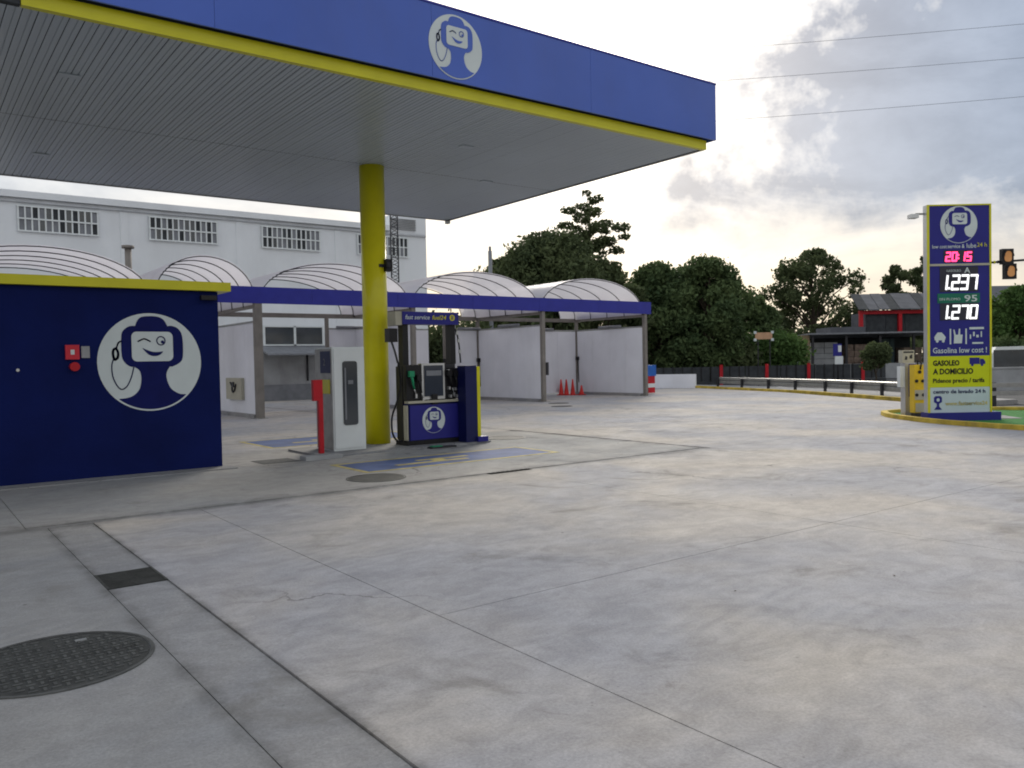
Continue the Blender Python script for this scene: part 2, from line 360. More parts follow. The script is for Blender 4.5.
def box_o(name, m, parent, *a, bevel=0, label=None, Mx=None):
    b = bmesh.new(); bx(b, *a, Mx=Mx); return obj(name, b, m, parent, label, bevel)
def struct(name, bm, m):
    o = obj(name, bm, m); o['kind'] = 'structure'; return o
def frame_mx(origin, u, w=(0, 0, 1)):
    """local (a, b, c): a along u, b along outward normal -> y, c up"""
    u = Vector(u).normalized(); w = Vector(w); n = w.cross(u)     # into the wall
    m = Matrix((u, n, w)).transposed().to_4x4(); return Matrix.Translation(origin) @ m

# 2-D drawing on a plane: local coordinates (a, c) in the plane, slightly proud towards -n
def flat(bm, poly, Mx, off, mi=0, th=.003):
    q = [Mx @ Vector((a, -off, c)) for a, c in poly]; p = [Mx @ Vector((a, -off+th, c)) for a, c in poly]
    v = [bm.verts.new(x) for x in q]; w = [bm.verts.new(x) for x in p]
    f = bm.faces.new(v); f.material_index = mi
    n = len(poly)
    for i in range(n):
        g = bm.faces.new((v[i], w[i], w[(i+1) % n], v[(i+1) % n])); g.material_index = mi
def ribbon(bm, pts, w, Mx, off, mi=0):
    for (x0, y0), (x1, y1) in zip(pts[:-1], pts[1:]):
        dx, dy = x1-x0, y1-y0; l = math.hypot(dx, dy) or 1; nx, ny = -dy/l*w/2, dx/l*w/2; ex, ey = dx/l*w*.3, dy/l*w*.3
        flat(bm, [(x0+nx-ex, y0+ny-ey), (x1+nx+ex, y1+ny+ey), (x1-nx+ex, y1-ny+ey), (x0-nx-ex, y0-ny-ey)], Mx, off, mi)
def ring_pts(cx, cy, r, n=24, a0=0, a1=2*math.pi, ry=None):
    return [(cx+r*math.cos(a0+(a1-a0)*i/n), cy+(ry or r)*math.sin(a0+(a1-a0)*i/n)) for i in range(n+(0 if a1-a0 > 6.28 else 1))]
def bez(pts, n=6):
    """Catmull-Rom through the points, open"""
    out = []; P = [pts[0]]+list(pts)+[pts[-1]]
    for i in range(1, len(P)-2):
        for k in range(n):
            t = k/n; a, b, c, d = P[i-1], P[i], P[i+1], P[i+2]
            out.append(tuple(.5*((2*b[j])+(-a[j]+c[j])*t+(2*a[j]-5*b[j]+4*c[j]-d[j])*t*t+(-a[j]+3*b[j]-3*c[j]+d[j])*t**3) for j in (0, 1)))
    out.append(pts[-1]); return out
def rrect(x0, x1, y0, y1, r, n=5):
    out = []
    for cx, cy, a in ((x1-r, y1-r, 0), (x0+r, y1-r, 90), (x0+r, y0+r, 180), (x1-r, y0+r, 270)):
        out += [(cx+r*math.cos(R(a+90*i/n)), cy+r*math.sin(R(a+90*i/n))) for i in range(n+1)]
    return out
def emblem(parent, Mx, r, dark, light, inverse=False, name='emblem'):
    """round emblem: pale disc, dark pump-headed figure with a winking screen face and a nozzle on a hose"""
    b = bmesh.new(); flat(b, [(x*r, y*r) for x, y in ring_pts(0, 0, 1, 56)], Mx, .006)
    disc = obj(name, b, light, parent)
    def Q(l): return [(((x-400)/345)*r, (-(y-382)/322)*r) for x, y in l]
    left = bez([(290, 412), (325, 440), (333, 500), (318, 560), (280, 598), (235, 613), (190, 617)], 4)
    arc = []
    a0 = math.atan2(-(617-382)/322, (190-400)/345); a1 = math.atan2(-(602-382)/322, (632-400)/345)
    if a0 > 0: a0 -= 2*math.pi
    for i in range(19):
        a = a0+(a1-a0)*i/18; arc.append((400+345*.965*math.cos(a), 382-322*.965*math.sin(a)))
    right = bez([(632, 602), (585, 597), (530, 560), (504, 500), (503, 455), (525, 414)], 4)
    head = bez([(545, 414), (590, 392), (618, 350), (618, 215), (590, 160), (545, 142), (518, 145)], 3) + bez([(518, 145), (495, 105), (460, 84), (400, 79), (345, 86), (318, 110), (303, 145)], 3)[1:] + bez([(303, 145), (265, 147), (225, 175), (211, 220), (211, 340), (232, 385), (262, 408), (290, 412)], 3)[1:]
    b = bmesh.new(); flat(b, Q(head[::-1][::-1]+left[1:]+arc+right[1:]), Mx, .011)
    fig = obj('emblem_figure', b, dark, disc)
    b = bmesh.new(); flat(b, [(x, y) for x, y in Q(rrect(276, 551, 182, 377, 34))], Mx, .016); obj('emblem_face', b, light, disc)
    b = bmesh.new()
    ribbon(b, Q(bez([(318, 246), (345, 233), (365, 230), (398, 246)])), .028*r, Mx, .021)
    ribbon(b, Q(ring_pts(470, 242, 28, 14)+[(498, 242)]), .022*r, Mx, .021)
    flat(b, Q(ring_pts(480, 250, 11, 10)), Mx, .021)
    flat(b, Q(bez([(343, 288), (400, 311), (440, 316), (484, 312)], 4)+bez([(484, 312), (462, 334), (425, 343), (385, 332), (343, 288)], 4)[1:-1]), Mx, .021)
    obj('emblem_features', b, dark, disc)
    b = bmesh.new()
    ribbon(b, Q(bez([(212, 243), (192, 255), (180, 285)])), .03*r, Mx, .011)
    ribbon(b, Q(bez([(176, 290), (188, 318), (184, 350), (165, 362), (156, 330), (160, 300), (176, 290)])), .045*r, Mx, .0115)
    ribbon(b, Q(bez([(160, 355), (146, 400), (150, 470), (175, 530), (205, 556), (240, 535), (268, 480), (286, 415)])), .022*r, Mx, .011)
    obj('emblem_hose', b, dark, disc)
    return disc
def text(parent, s, Mx, a, c, h, m, off=.006, width=None, name='lettering', shear=0, bold=.0):
    cu = bpy.data.curves.new('t', 'FONT'); cu.body = s; cu.size = h*1.4; cu.extrude = .0015; cu.shear = shear; cu.offset = bold*h; cu.resolution_u = 2
    o = bpy.data.objects.new('t', cu); COL.objects.link(o); bpy.context.view_layer.update()
    me = bpy.data.meshes.new_from_object(o.evaluated_get(bpy.context.evaluated_depsgraph_get())); bpy.data.objects.remove(o)
    xs = [v.co.x for v in me.vertices]; w = max(xs)-min(xs); k = (width/w) if width else 1
    for v in me.vertices:
        v.co = Mx @ Vector((a+(v.co.x-min(xs))*k, -off-v.co.z, c+v.co.y))
    me.materials.clear(); me.materials.append(m); me.name = name
    return link(name, me, parent)
SEG = {'0': 'abcdef', '1': 'bc', '2': 'abged', '3': 'abgcd', '4': 'fgbc', '5': 'afgcd', '6': 'afgedc', '7': 'abc', '8': 'abcdefg', '9': 'abcdfg'}
def digits(parent, s, Mx, a, c, h, m, off=.01, pitch=None, w=None, name='digits', tk=.15):
    w = w or h*.5; pitch = pitch or w*1.45; t = h*tk; sl = .12
    def seg(x0, y0, x1, y1):
        pts = [(x0, y0), (x1, y1)]
        ribbon(b, [(x+(y-c)*sl, y) for x, y in pts], t, Mx, off)
    x = a
    for ch in s:
        b = bmesh.new()
        if ch in '.:':
            for yy in ([c+t*.4] if ch == '.' else [c+h*.3, c+h*.7]):
                flat(b, [(x-t*.5, yy-t*.5), (x+t*.5, yy-t*.5), (x+t*.5, yy+t*.5), (x-t*.5, yy+t*.5)], Mx, off)
            obj('point', b, m, parent); x += pitch*.32; continue
        for q in SEG[ch]:
            seg(*{'a': (x, c+h, x+w, c+h), 'b': (x+w, c+h, x+w, c+h/2), 'c': (x+w, c+h/2, x+w, c), 'd': (x, c, x+w, c), 'e': (x, c, x, c+h/2), 'f': (x, c+h/2, x, c+h), 'g': (x, c+h/2, x+w, c+h/2)}[q])
        obj('digit', b, m, parent); x += pitch

# ------------------------------------------------------------------ ground
b = bmesh.new(); bx(b, -1200, 1200, -1200, 1200, -.6, -.14); struct('ground', b, M['asphalt'])
def clip_poly(poly, a, c, k):                       # keep a*x + c*y <= k
    out = []
    for i in range(len(poly)):
        p, q = poly[i], poly[(i+1) % len(poly)]; dp, dq = a*p[0]+c*p[1]-k, a*q[0]+c*q[1]-k
        if dp <= 0: out.append(p)
        if (dp < 0 < dq) or (dq < 0 < dp):
            t = dp/(dp-dq); out.append((p[0]+(q[0]-p[0])*t, p[1]+(q[1]-p[1])*t))
    return out
def half(p, q):                                      # forecourt lies left of p->q
    a, c = q[1]-p[1], -(q[0]-p[0]); return a, c, a*p[0]+c*p[1]
EDGE = [(26.0, 12.6), (27.3, 14.3), (29.1, 17.2), (31.2, 20.8), (34.2, 29.2), (34.6, 33.0)]
CL = [half(EDGE[i], EDGE[i+1]) for i in range(len(EDGE)-1)] + [half((20.0, 2.5), EDGE[0])]
def clipped(poly):
    for h in CL:
        poly = clip_poly(poly, *h)
        if len(poly) < 3: return None
    return poly
fore = thing('forecourt', 'pale grey concrete forecourt of large cast slabs with tooled joints', 'forecourt', kind='structure'); del fore['category']
whole = clipped([(-30, -25), (60, -25), (60, 45), (-30, 45)])
b = bmesh.new(); prism(b, whole, -.5, -.03); obj('joint_bed', b, M['bed'], fore)
G = .004
def slab(x0, x1, y0, y1, m, z=0., g=G):
    p = clipped([(x0+g, y0+g), (x1-g, y0+g), (x1-g, y1-g), (x0+g, y1-g)])
    if not p: return
    b = bmesh.new(); prism(b, p, -.15, z); obj('slab', b, m, fore)
xs = [2.70, 7.10, 11.52, 15.9, 20.3, 24.7, 29.1, 33.5, 38.]; ys = [-25, -8.8, -4.4, 0., 4.42, 9.50, 15.3, 19.8, 24.3, 29.5, 34., 45.]
for i in range(len(xs)-1):
    for j in range(len(ys)-1):
        if xs[i] < 11 and ys[j] == 9.50: continue
        slab(xs[i], xs[i+1], ys[j], ys[j+1], M['conc'])
slab(1.60, 2.70, -25, 9.5, M['conc']); slab(-30, 1.18, -25, 9.5, M['conc2'])
for j in range(len(ys)-1):
    if ys[j] < 10: continue
    slab(-8, 2.70, ys[j], ys[j+1], M['conc']); slab(-30, -8, ys[j], ys[j+1], M['conc'])
slab(-30, 1.0, 9.50, 15.3, M['conc4'])
slab(1.0, 11.38, 9.64, 15.3, M['conc4'])
# channel strip and the dark band round the pump pad
b = bmesh.new(); prism(b, [(1.186, -25), (1.592, -25), (1.592, 6.53), (1.186, 6.53)], -.1, -.006); prism(b, [(1.186, 7.06), (1.592, 7.06), (1.592, 9.49), (1.186, 9.49)], -.1, -.006)
obj('channel_strip', b, M['conc3'], fore)
b = bmesh.new(); prism(b, [(1.0, 9.512), (11.508, 9.512), (11.508, 9.628), (1.0, 9.628)], -.1, -.006); prism(b, [(11.392, 9.63), (11.508, 9.63), (11.508, 15.28), (11.392, 15.28)], -.1, -.006)
obj('pad_drain_band', b, M['conc3'], fore)
b = bmesh.new()
for k in range(9): bx(b, 6.75+k*.085, 6.80+k*.085, 9.50, 9.64, -.004, .0015)
obj('drain_slots', b, M['bed'], fore, kind='stuff')
# kerb along the road: yellow kerb stones
kb = thing('road_kerb', 'worn yellow kerb curving along the far edge of the forecourt', 'kerb', (29, 17, 0))
for (p, q) in zip(EDGE[:-1], EDGE[1:]):
    L_ = math.dist(p, q); n = max(1, round(L_/1.0)); d = ((q[0]-p[0])/L_, (q[1]-p[1])/L_); nr = (d[1], -d[0])
    for k in range(n):
        a0, a1 = L_*k/n+.006, L_*(k+1)/n-.006
        P0 = (p[0]+d[0]*a0, p[1]+d[1]*a0); P1 = (p[0]+d[0]*a1, p[1]+d[1]*a1)
        b = bmesh.new(); prism(b, [P0, P1, (P1[0]+nr[0]*.22, P1[1]+nr[1]*.22), (P0[0]+nr[0]*.22, P0[1]+nr[1]*.22)], -.13, .11+random.uniform(-.004, .004)); obj('kerb_stone', b, M['kyel'], kb, bevel=.012)
# road beyond
b = bmesh.new(); prism(b, [(22, 2), (29, 11), (33, 17), (36, 22), (39.2, 30), (40, 42), (53, 42), (52, 30), (47, 19), (40, 8), (30, -8), (22, -8)], -.14, -.125); struct('road', b, M['grey'] if False else M['asphalt'])
b = bmesh.new(); prism(b, [(26.3, 12.6), (29.6, 11.6), (32.5, 16.4), (34.8, 20.6), (37.6, 29), (38.2, 36), (34.9, 36), (34.5, 29.2), (31.45, 20.7), (29.4, 17.1), (27.55, 14.1)], -.14, .02); struct('verge', b, M['conc3'])
# road edge lines
b = bmesh.new(); prism(b, [(33.2, 14.5), (33.35, 14.4), (39.9, 28), (39.75, 28.1)], -.124, -.121); struct('road_marking', b, M['white'])

# ------------------------------------------------------------------ covers and drains
def manhole(label, x, y, r, bars, sx=1.0, group=None):
    t = thing('manhole_cover', label, 'manhole cover', (x, y, 0), group)
    b = bmesh.new(); n = 48
    ro = [(x+r*sx*math.cos(a*2*math.pi/n), y+r*math.sin(a*2*math.pi/n)) for a in range(n)]
    ri = [(x+(r-.02)*sx*math.cos(a*2*math.pi/n), y+(r-.02)*math.sin(a*2*math.pi/n)) for a in range(n)]
    for a in range(n):
        c = (a+1) % n
        v = [b.verts.new((*ro[a], .008)), b.verts.new((*ro[c], .008)), b.verts.new((*ri[c], .008)), b.verts.new((*ri[a], .008))]; b.faces.new(v)
        w = [b.verts.new((*ro[a], .001)), b.verts.new((*ro[c], .001))]; b.faces.new((v[0], w[0], w[1], v[1]))
    obj('rim', b, M['ironw'], t)
    b = bmesh.new(); prism(b, [(x+(r-.026)*sx*math.cos(a*2*math.pi/n), y+(r-.026)*math.sin(a*2*math.pi/n)) for a in range(n)], .001, .004); lid = obj('lid', b, M['iron'], t)
    if bars:
        b = bmesh.new(); st = .052
        k = int(r/st)+1
        for i in range(-k, k+1):
            for j in range(-k, k+1):
                cx, cy = i*st, j*st
                if math.hypot(cx, cy) > r-.055: continue
                if (i+j) % 2: dx, dy = .022, .008
                else: dx, dy = .008, .022
                if abs(cx) < .03 and cy > r*.45: continue
                bx(b, x+cx-dx, x+cx+dx, y+cy-dy, y+cy+dy, .004, .009)
        obj('tread_pattern', b, M['ironw'], t, kind='stuff')
        b = bmesh.new(); bx(b, x+.14, x+.20, y+.28, y+.315, .004, .010); obj('keyhole', b, M['alu'], t)
    return t
manhole('large round iron manhole cover with tread pattern at the lower left', .65, 5.09, .50, True)
manhole('dark round cover sunk in the pump pad before the blue bay', 5.36, 10.37, .42, False)
manhole('small round cover in the pad right of the pump screen', 10.2, 13.85, .42, False)
manhole('thin dark cover before the wash bay with the red cones', 18.6, 21.9, .38, False)
manhole('dark cover lying at the foot of the wash shelter', 19.9, 23.6, .4, False)
manhole('dark cover beyond the pumps in the open left bay', 12.3, 25.6, .7, False)
t = thing('drain_grate', 'square black grate set in the concrete channel strip', 'drain', (1.39, 6.8, 0))
b = bmesh.new(); bx(b, 1.175, 1.605, 6.535, 7.055, -.06, -.02); obj('sump', b, M['black'], t)
b = bmesh.new()
for k in range(16): bx(b, 1.19, 1.59, 6.55+k*.032, 6.565+k*.032, -.02, .000)
bx(b, 1.178, 1.195, 6.54, 7.05, -.02, .002); bx(b, 1.585, 1.602, 6.54, 7.05, -.02, .002); bx(b, 1.38, 1.40, 6.55, 7.04, -.021, -.003)
obj('bars', b, M['iron'], t)
t = thing('drain_grate', 'dark rectangular grate on the pad between blue kiosk and red post', 'drain', (5.1, 13.4, 0))
b = bmesh.new(); bx(b, 4.75, 5.4, 13.15, 13.75, .001, .004); obj('plate', b, M['iron'], t)
b = bmesh.new()
for k in range(9): bx(b, 4.78+k*.068, 4.81+k*.068, 13.18, 13.72, .004, .008)
obj('bars', b, M['ironw'], t)

# painted bays each side of the island
def painted(label, x0, x1, y0, y1, sgn):
    t = thing('painted_bay', label, 'floor marking', (x0, y0, 0))
    b = bmesh.new(); prism(b, [(x0+.1, y0+.1), (x1-.1, y0+.1), (x1-.1, y1-.1), (x0+.1, y1-.1)], .0005, .003); obj('blue_field', b, M['bpaint'], t)
    b = bmesh.new()
    for p in ([(x0, y0), (x1, y0), (x1, y0+.09), (x0, y0+.09)], [(x0, y0+.092), (x0+.09, y0+.092), (x0+.09, y1-.092), (x0, y1-.092)], [(x0, y1-.09), (x1, y1-.09), (x1, y1), (x0, y1)], [(x1-.09, y0+.092), (x1, y0+.092), (x1, y1-.092), (x1-.09, y1-.092)]): prism(b, p, .0005, .0035)
    obj('yellow_border', b, M['lyel'], t)
    b = bmesh.new(); ym = (y0+y1)/2
    for p in ([(x0+.75, ym-.26), (x0+2.1, ym-.26), (x0+2.1, ym-.12), (x0+.75, ym-.12)], [(x0+1.3, ym+.05), (x0+2.3, ym+.05), (x0+2.3, ym+.18), (x0+1.3, ym+.18)], [(x0+1.5, ym-.12), (x0+1.75, ym-.12), (x0+1.75, ym+.05), (x0+1.5, ym+.05)]): prism(b, p, .0032, .0055)
    obj('yellow_symbol', b, M['lyel'], t)
painted('faded blue bay with yellow border painted before the pump island', 5.5, 9.25, 10.95, 12.25, 1)
painted('faded blue bay with yellow border painted beyond the pump island', 5.8, 9.4, 15.6, 17.5, 1)

# ------------------------------------------------------------------ pump island
b = bmesh.new(); prism(b, rrect(5.86, 9.5, 13.32, 14.95, .1), -.02, .035)
isl = obj('pump_island', b, M['conc2'], None, bevel=.01); tag(isl, 'low concrete island carrying the pump, cabinet and yellow column', 'island', kind='structure'); del isl['category']
b = bmesh.new(); bx(b, 5.45, 6.12, 13.05, 13.32, -.02, .07); o = obj('wheel_stop', b, M['walld'], None, bevel=.012); tag(o, 'grey stone block at the foot of the red post', 'stone block')

# canopy -----------------------------------------------------------
can = thing('canopy', 'blue fascia filling station canopy with ribbed grey ceiling and yellow edge', 'canopy', (3, 14.5, 0))
CX0, CX1, CY0, CY1, CZ = -6.0, 12.22, 10.14, 19.05, 5.5
b = bmesh.new(); bx(b, CX0, CX1-.02, CY0+.02, CY1-.02, 5.56, 6.45); obj('roof_deck', b, M['dgrey'], can)
# slats: one shared mesh per row
def slat_mesh(w, l):
    b = bmesh.new(); h = .008
    prof = [(-w/2, h), (-w/2+.012, 0), (-w*.06, 0), (-w*.035, .008), (w*.035, .008), (w*.06, 0), (w/2-.018, 0), (w/2-.008, h)]
    A = [b.verts.new((x, 0, z)) for x, z in prof]; B = [b.verts.new((x, l, z)) for x, z in prof]
    for i in range(len(prof)-1): b.faces.new((A[i], A[i+1], B[i+1], B[i]))
    bmesh.ops.recalc_face_normals(b, faces=b.faces)
    me = bpy.data.meshes.new('ceiling_slat'); b.to_mesh(me); b.free(); me.materials.append(M['soffit']); return me
pitch = .15; seam = 14.52
ma, mb = slat_mesh(pitch, seam-CY0-.012-.03), slat_mesh(pitch, CY1-seam-.03)
n = int((CX1-CX0-.04)/pitch)
for i in range(n):
    x = CX1-.05-pitch*(i+.5)
    for me, y in ((ma, CY0+.03), (mb, seam+.006)):
        o = bpy.data.objects.new('ceiling_slat', me); COL.objects.link(o); o.location = (x, y, CZ+random.uniform(-.0012, .0012)); o.rotation_euler.y = random.uniform(-.004, .004)
        o.parent = can; o.matrix_parent_inverse = Matrix.Translation((-3, -14.5, 0))
b = bmesh.new(); bx(b, 1.18, CX1-.02, CY0-.07, CY0+.02, 5.475, 5.64); obj('yellow_trim', b, M['yellow'], can)
b = bmesh.new(); bx(b, CX0, 1.17, CY0-.07, CY0+.02, 5.475, 5.64); obj('dark_trim', b, M['dgrey'], can)
# fascia sheets
fx = [CX1-3.02*i for i in range(7)]
for i in range(6):
    b = bmesh.new(); bx(b, fx[i+1]+.002, fx[i]-.002+(.12 if i == 0 else 0), CY0-.19, CY0-.16, 5.64, 6.66); obj('fascia_panel', b, M['fascia'], can)
for y0, y1 in ((CY0-.158, 13.1), (13.104, 16.1), (16.104, CY1+.1)):
    b = bmesh.new(); bx(b, CX1+.09, CX1+.12, y0, y1, 5.64, 6.66); obj('fascia_panel', b, M['fascia'], can)
b = bmesh.new(); bx(b, CX0, CX1+.088, CY1+.07, CY1+.1, 5.64, 6.66); obj('fascia_panel', b, M['fascia'], can)
b = bmesh.new(); bx(b, CX0, CX1+.13, CY0-.2, CY0-.13, 6.662, 6.69); bx(b, CX1+.06, CX1+.13, CY0-.13, CY1+.1, 6.662, 6.69); bx(b, CX0, CX1+.06, CY1+.03, CY1+.1, 6.662, 6.69); obj('coping', b, M['band'], can)
b = bmesh.new(); bx(b, CX0, CX1, CY1-.03, CY1+.02, 5.485, 5.63); bx(b, CX1-.03, CX1+.02, CY0+.02, CY1-.03, 5.485, 5.63); obj('edge_trim', b, M['steel'], can)
b = bmesh.new(); bx(b, CX1-.10, CX1+.0, CY1-.12, CY1, 5.40, 5.483); obj('gutter_outlet', b, M['steel'], can)
for i, (lx, ly) in enumerate(((1.95, 12.2), (8.35, 12.35), (2.2, 16.9), (10.3, 14.5))):
    b = bmesh.new(); bx(b, lx-.13, lx+.13, ly-.07, ly+.07, 5.485, 5.497); f = obj('ceiling_light', b, M['soffit'], can, bevel=.004)
emblem(can, frame_mx((6.58, CY0-.19, 6.135), (1, 0, 0)), .455, M['fascia'], M['logow'])
# column
b = bmesh.new(); cyl(b, 7.62, 14.62, .035, 5.5, .245, 40); obj('column', b, M['yellowc'], can)
cm = thing('security_camera', 'small dark camera box fixed high on the yellow column', 'camera', (7.83, 14.5, 3.55))
b = bmesh.new(); bx(b, 7.72, 7.86, 14.30, 14.44, 3.42, 3.66); obj('housing', b, M['black'], cm, bevel=.015)
b = bmesh.new(); bx(b, 7.70, 7.78, 14.22, 14.298, 3.50, 3.58); obj('lens', b, M['dsteel'], cm)
b = bmesh.new(); bx(b, 7.60, 7.72, 14.36, 14.42, 3.5, 3.56); obj('bracket', b, M['dsteel'], cm)

# dispenser ----------------------------------------------------------
pm = thing('fuel_pump', 'tall blue and black fuel dispenser with emblem and hoses', 'fuel pump', (8.35, 13.95, .035))
PX0, PX1, PY0, PY1 = 7.76, 8.99, 13.66, 14.10
box_o('plinth', M['black'], pm, PX0-.02, PX1+.02, PY0-.01, PY1+.01, .034, .12, bevel=.008)
box_o('lower_cabinet', M['navyd'], pm, PX0+.02, PX1-.01, PY0+.02, PY1-.02, .12, .84)
box_o('front_panel', M['spb'], pm, PX0+.05, PX1-.02, PY0-.005, PY0+.019, .13, .80, bevel=.006)
box_o('side_panel', M['beige'], pm, PX0-.004, PX0+.018, PY0+.02, PY0+.16, .13, .80, bevel=.004)
box_o('side_panel', M['black'], pm, PX0-.004, PX0+.018, PY0+.18, PY1-.02, .13, 1.55, bevel=.004)
box_o('ledge', M['beige'], pm, PX0-.01, PX1+.0, PY0-.05, PY0+.10, .84, .885, bevel=.01)
box_o('head_core', M['dsteel'], pm, PX0+.03, PX1-.03, PY0+.16, PY1-.02, .84, 1.58)
box_o('display_frame', M['alu'], pm, 8.10, 8.62, PY0+.02, PY0+.155, .90, 1.60, bevel=.02)
sc_ = box_o('display', M['screen'], pm, 8.15, 8.57, PY0+.0, PY0+.018, .96, 1.56, bevel=.008)
box_o('screen_reflection', M['grey'], sc_, 8.19, 8.53, PY0-.006, PY0-.001, 1.36, 1.46)  # grey strip paints the light reflected in the upper part of the screen
b = bmesh.new(); bx(b, 8.30, 8.42, PY0-.03, PY0, .80, 1.0); obj('card_reader', b, M['black'], pm, bevel=.008)
box_o('nozzle_bay', M['black'], pm, PX0+.0, 8.09, PY0+.03, PY0+.158, .90, 1.58, bevel=.01)
box_o('nozzle_bay', M['black'], pm, 8.63, PX1-.02, PY0+.03, PY0+.158, .90, 1.50, bevel=.01)
for x0 in (PX0+.02, PX1-.13):
    box_o('upright', M['black'], pm, x0, x0+.12, PY0+.16, PY0+.34, 1.58, 2.36, bevel=.01)
box_o('header', M['spb'], pm, PX0-.02, PX1+.02, PY0+.08, PY0+.42, 2.36, 2.60, bevel=.01)
box_o('header_end', M['beige'], pm, PX0-.16, PX0-.022, PY0+.10, PY0+.42, 2.34, 2.60, bevel=.01)
Hm = frame_mx((PX0+.02, PY0+.08, 2.42), (1, 0, 0))
text(pm, 'fast service', Hm, .02, .035, .085, M['logow'], width=.54, shear=.2, bold=.01)
text(pm, 'fuel24', Hm, .62, .035, .085, M['yellow'], width=.32, shear=.2, bold=.01)
b = bmesh.new(); flat(b, ring_pts(1.08, .075, .06, 20), Hm, .005); bdg = obj('round_badge', b, M['yellow'], pm)
b = bmesh.new(); flat(b, [(1.06, .035), (1.075, .035), (1.075, .115), (1.06, .115)], Hm, .009); flat(b, [(1.088, .035), (1.103, .035), (1.103, .115), (1.088, .115)], Hm, .009); obj('badge_mark', b, M['spb'], bdg)
emblem(pm, frame_mx((8.33, PY0-.005, .50), (1, 0, 0)), .255, M['spb'], M['logow'])
def nozzle(x, z, grip):
    b = bmesh.new(); y = PY0-.02
    tube(b, [(x, y, z), (x+.015, y-.03, z-.08), (x+.03, y-.02, z-.17), (x+.07, y+.01, z-.26)], [.028, .026, .022, .02], 8)
    nz = obj('nozzle', b, grip, pm)
    b = bmesh.new(); bx(b, x-.05, x+.05, y-.05, y+.03, z-.03, z+.08); obj('nozzle_guard', b, grip, nz, bevel=.015)
    b = bmesh.new(); tube(b, [(x+.07, y+.01, z-.26), (x+.11, y+.02, z-.36)], .012, 6); bx(b, x+.085, x+.12, y-.015, y+.02, z-.44, z-.36); obj('spout', b, M['alu'], nz)
nozzle(7.84, 1.38, M['green'])
nozzle(8.00, 1.30, M['black'])
nozzle(8.70, 1.38, M['black']); nozzle(8.83, 1.36, M['black'])
for x, z in ((8.68, 1.42), (8.80, 1.36), (8.69, 1.08), (8.83, 1.06), (8.72, .92), (8.86, .92)):
    box_o('nozzle_clip', M['alu'], pm, x-.016, x+.016, PY0-.05, PY0+.03, z, z+.055)
b = bmesh.new(); tube(b, [(p[0], 13.80, p[1]) for p in bez([(7.66, 1.62), (7.70, 1.2), (7.62, .9), (7.50, .6), (7.50, .3), (7.60, .13), (7.72, .12)], 6)], .02, 8); obj('hose', b, M['rubber'], pm)
b = bmesh.new(); tube(b, [(p[0], 13.86, p[1]) for p in bez([(8.96, 2.36), (9.04, 2.20), (9.09, 1.95), (9.12, 1.6)], 6)], .016, 8); hs = obj('hose', b, M['rubber'], pm)
b = bmesh.new()
for p in bez([(8.96, 2.36), (9.04, 2.20), (9.09, 1.95), (9.12, 1.6)], 3)[1:-1:2]: bx(b, p[0]-.018, p[0]+.018, 13.838, 13.882, p[1]-.035, p[1]+.035)
obj('hose_sleeve', b, M['alu'], hs)
b = bmesh.new(); bx(b, 7.48, 7.66, 13.80, 13.98, 2.02, 2.28); obj('hose_reel_box', b, M['black'], pm, bevel=.02)
b = bmesh.new(); tube(b, [(7.57, 13.88, 2.02), (7.62, 13.86, 1.85), (7.66, 13.82, 1.62)], .02, 8); obj('reel_arm', b, M['dsteel'], pm)
# guard panel on the right
gp = thing('navy_screen', 'dark navy upright panel with yellow right edge beside the pump', 'panel', (9.05, 13.36, .035))
box_o('panel', M['navyd'], gp, 8.88, 9.15, 13.34, 13.62, .036, 1.54, bevel=.01)
box_o('yellow_edge', M['yellow'], gp, 9.152, 9.225, 13.335, 13.62, .14, 1.52, bevel=.006)
box_o('foot', M['spb'], gp, 9.12, 9.36, 13.28, 13.64, .036, .135, bevel=.01)
# drip tray
t = thing('spill_tray', 'small dark spill tray on the island edge beneath the pump', 'tray', (8.2, 13.36, 0))
box_o('tray', M['dsteel'], t, 7.95, 8.5, 13.12, 13.28, .001, .03, bevel=.006); box_o('rim', M['green'], t, 7.99, 8.2, 13.14, 13.26, .03, .045)

# payment cabinet
cb = thing('service_cabinet', 'tall white cabinet with dark glazed slot left of the yellow column', 'cabinet', (6.6, 14.1, .035))
box_o('body', M['white'], cb, 6.31, 6.95, 13.82, 14.55, .036, 1.93, bevel=.012)
d_ = box_o('door', M['white'], cb, 6.335, 6.925, 13.80, 13.819, .08, 1.90, bevel=.006)
b = bmesh.new(); pr = rrect(6.50, 6.79, .50, 1.67, .05); Mx = Matrix(((1, 0, 0, 0), (0, 0, 1, 0), (0, 1, 0, 0), (0, 0, 0, 1))); prism(b, pr, 13.785, 13.7985, Mx=Mx); obj('glazed_slot', b, M['glass'], d_)
b = bmesh.new(); bx(b, 6.53, 6.56, 13.775, 13.784, .6, 1.55); bx(b, 6.60, 6.70, 13.775, 13.784, 1.25, 1.32); obj('slot_fittings', b, M['grey'], d_)
box_o('side_plate', M['steel'], cb, 6.296, 6.309, 13.84, 14.53, .06, 1.90)
box_o('side_sign', mat('muted_blue_grey_sign', (.05, .06, .13), .6), cb, 6.284, 6.295, 13.86, 14.28, 1.46, 1.86)
box_o('side_notice', M['yellow'], cb, 6.284, 6.295, 13.90, 14.24, 1.08, 1.34)
text(cb, '2', frame_mx((6.284, 14.13, 1.60), (0, -1, 0)), 0, 0, .13, M['grey'], bold=.01)
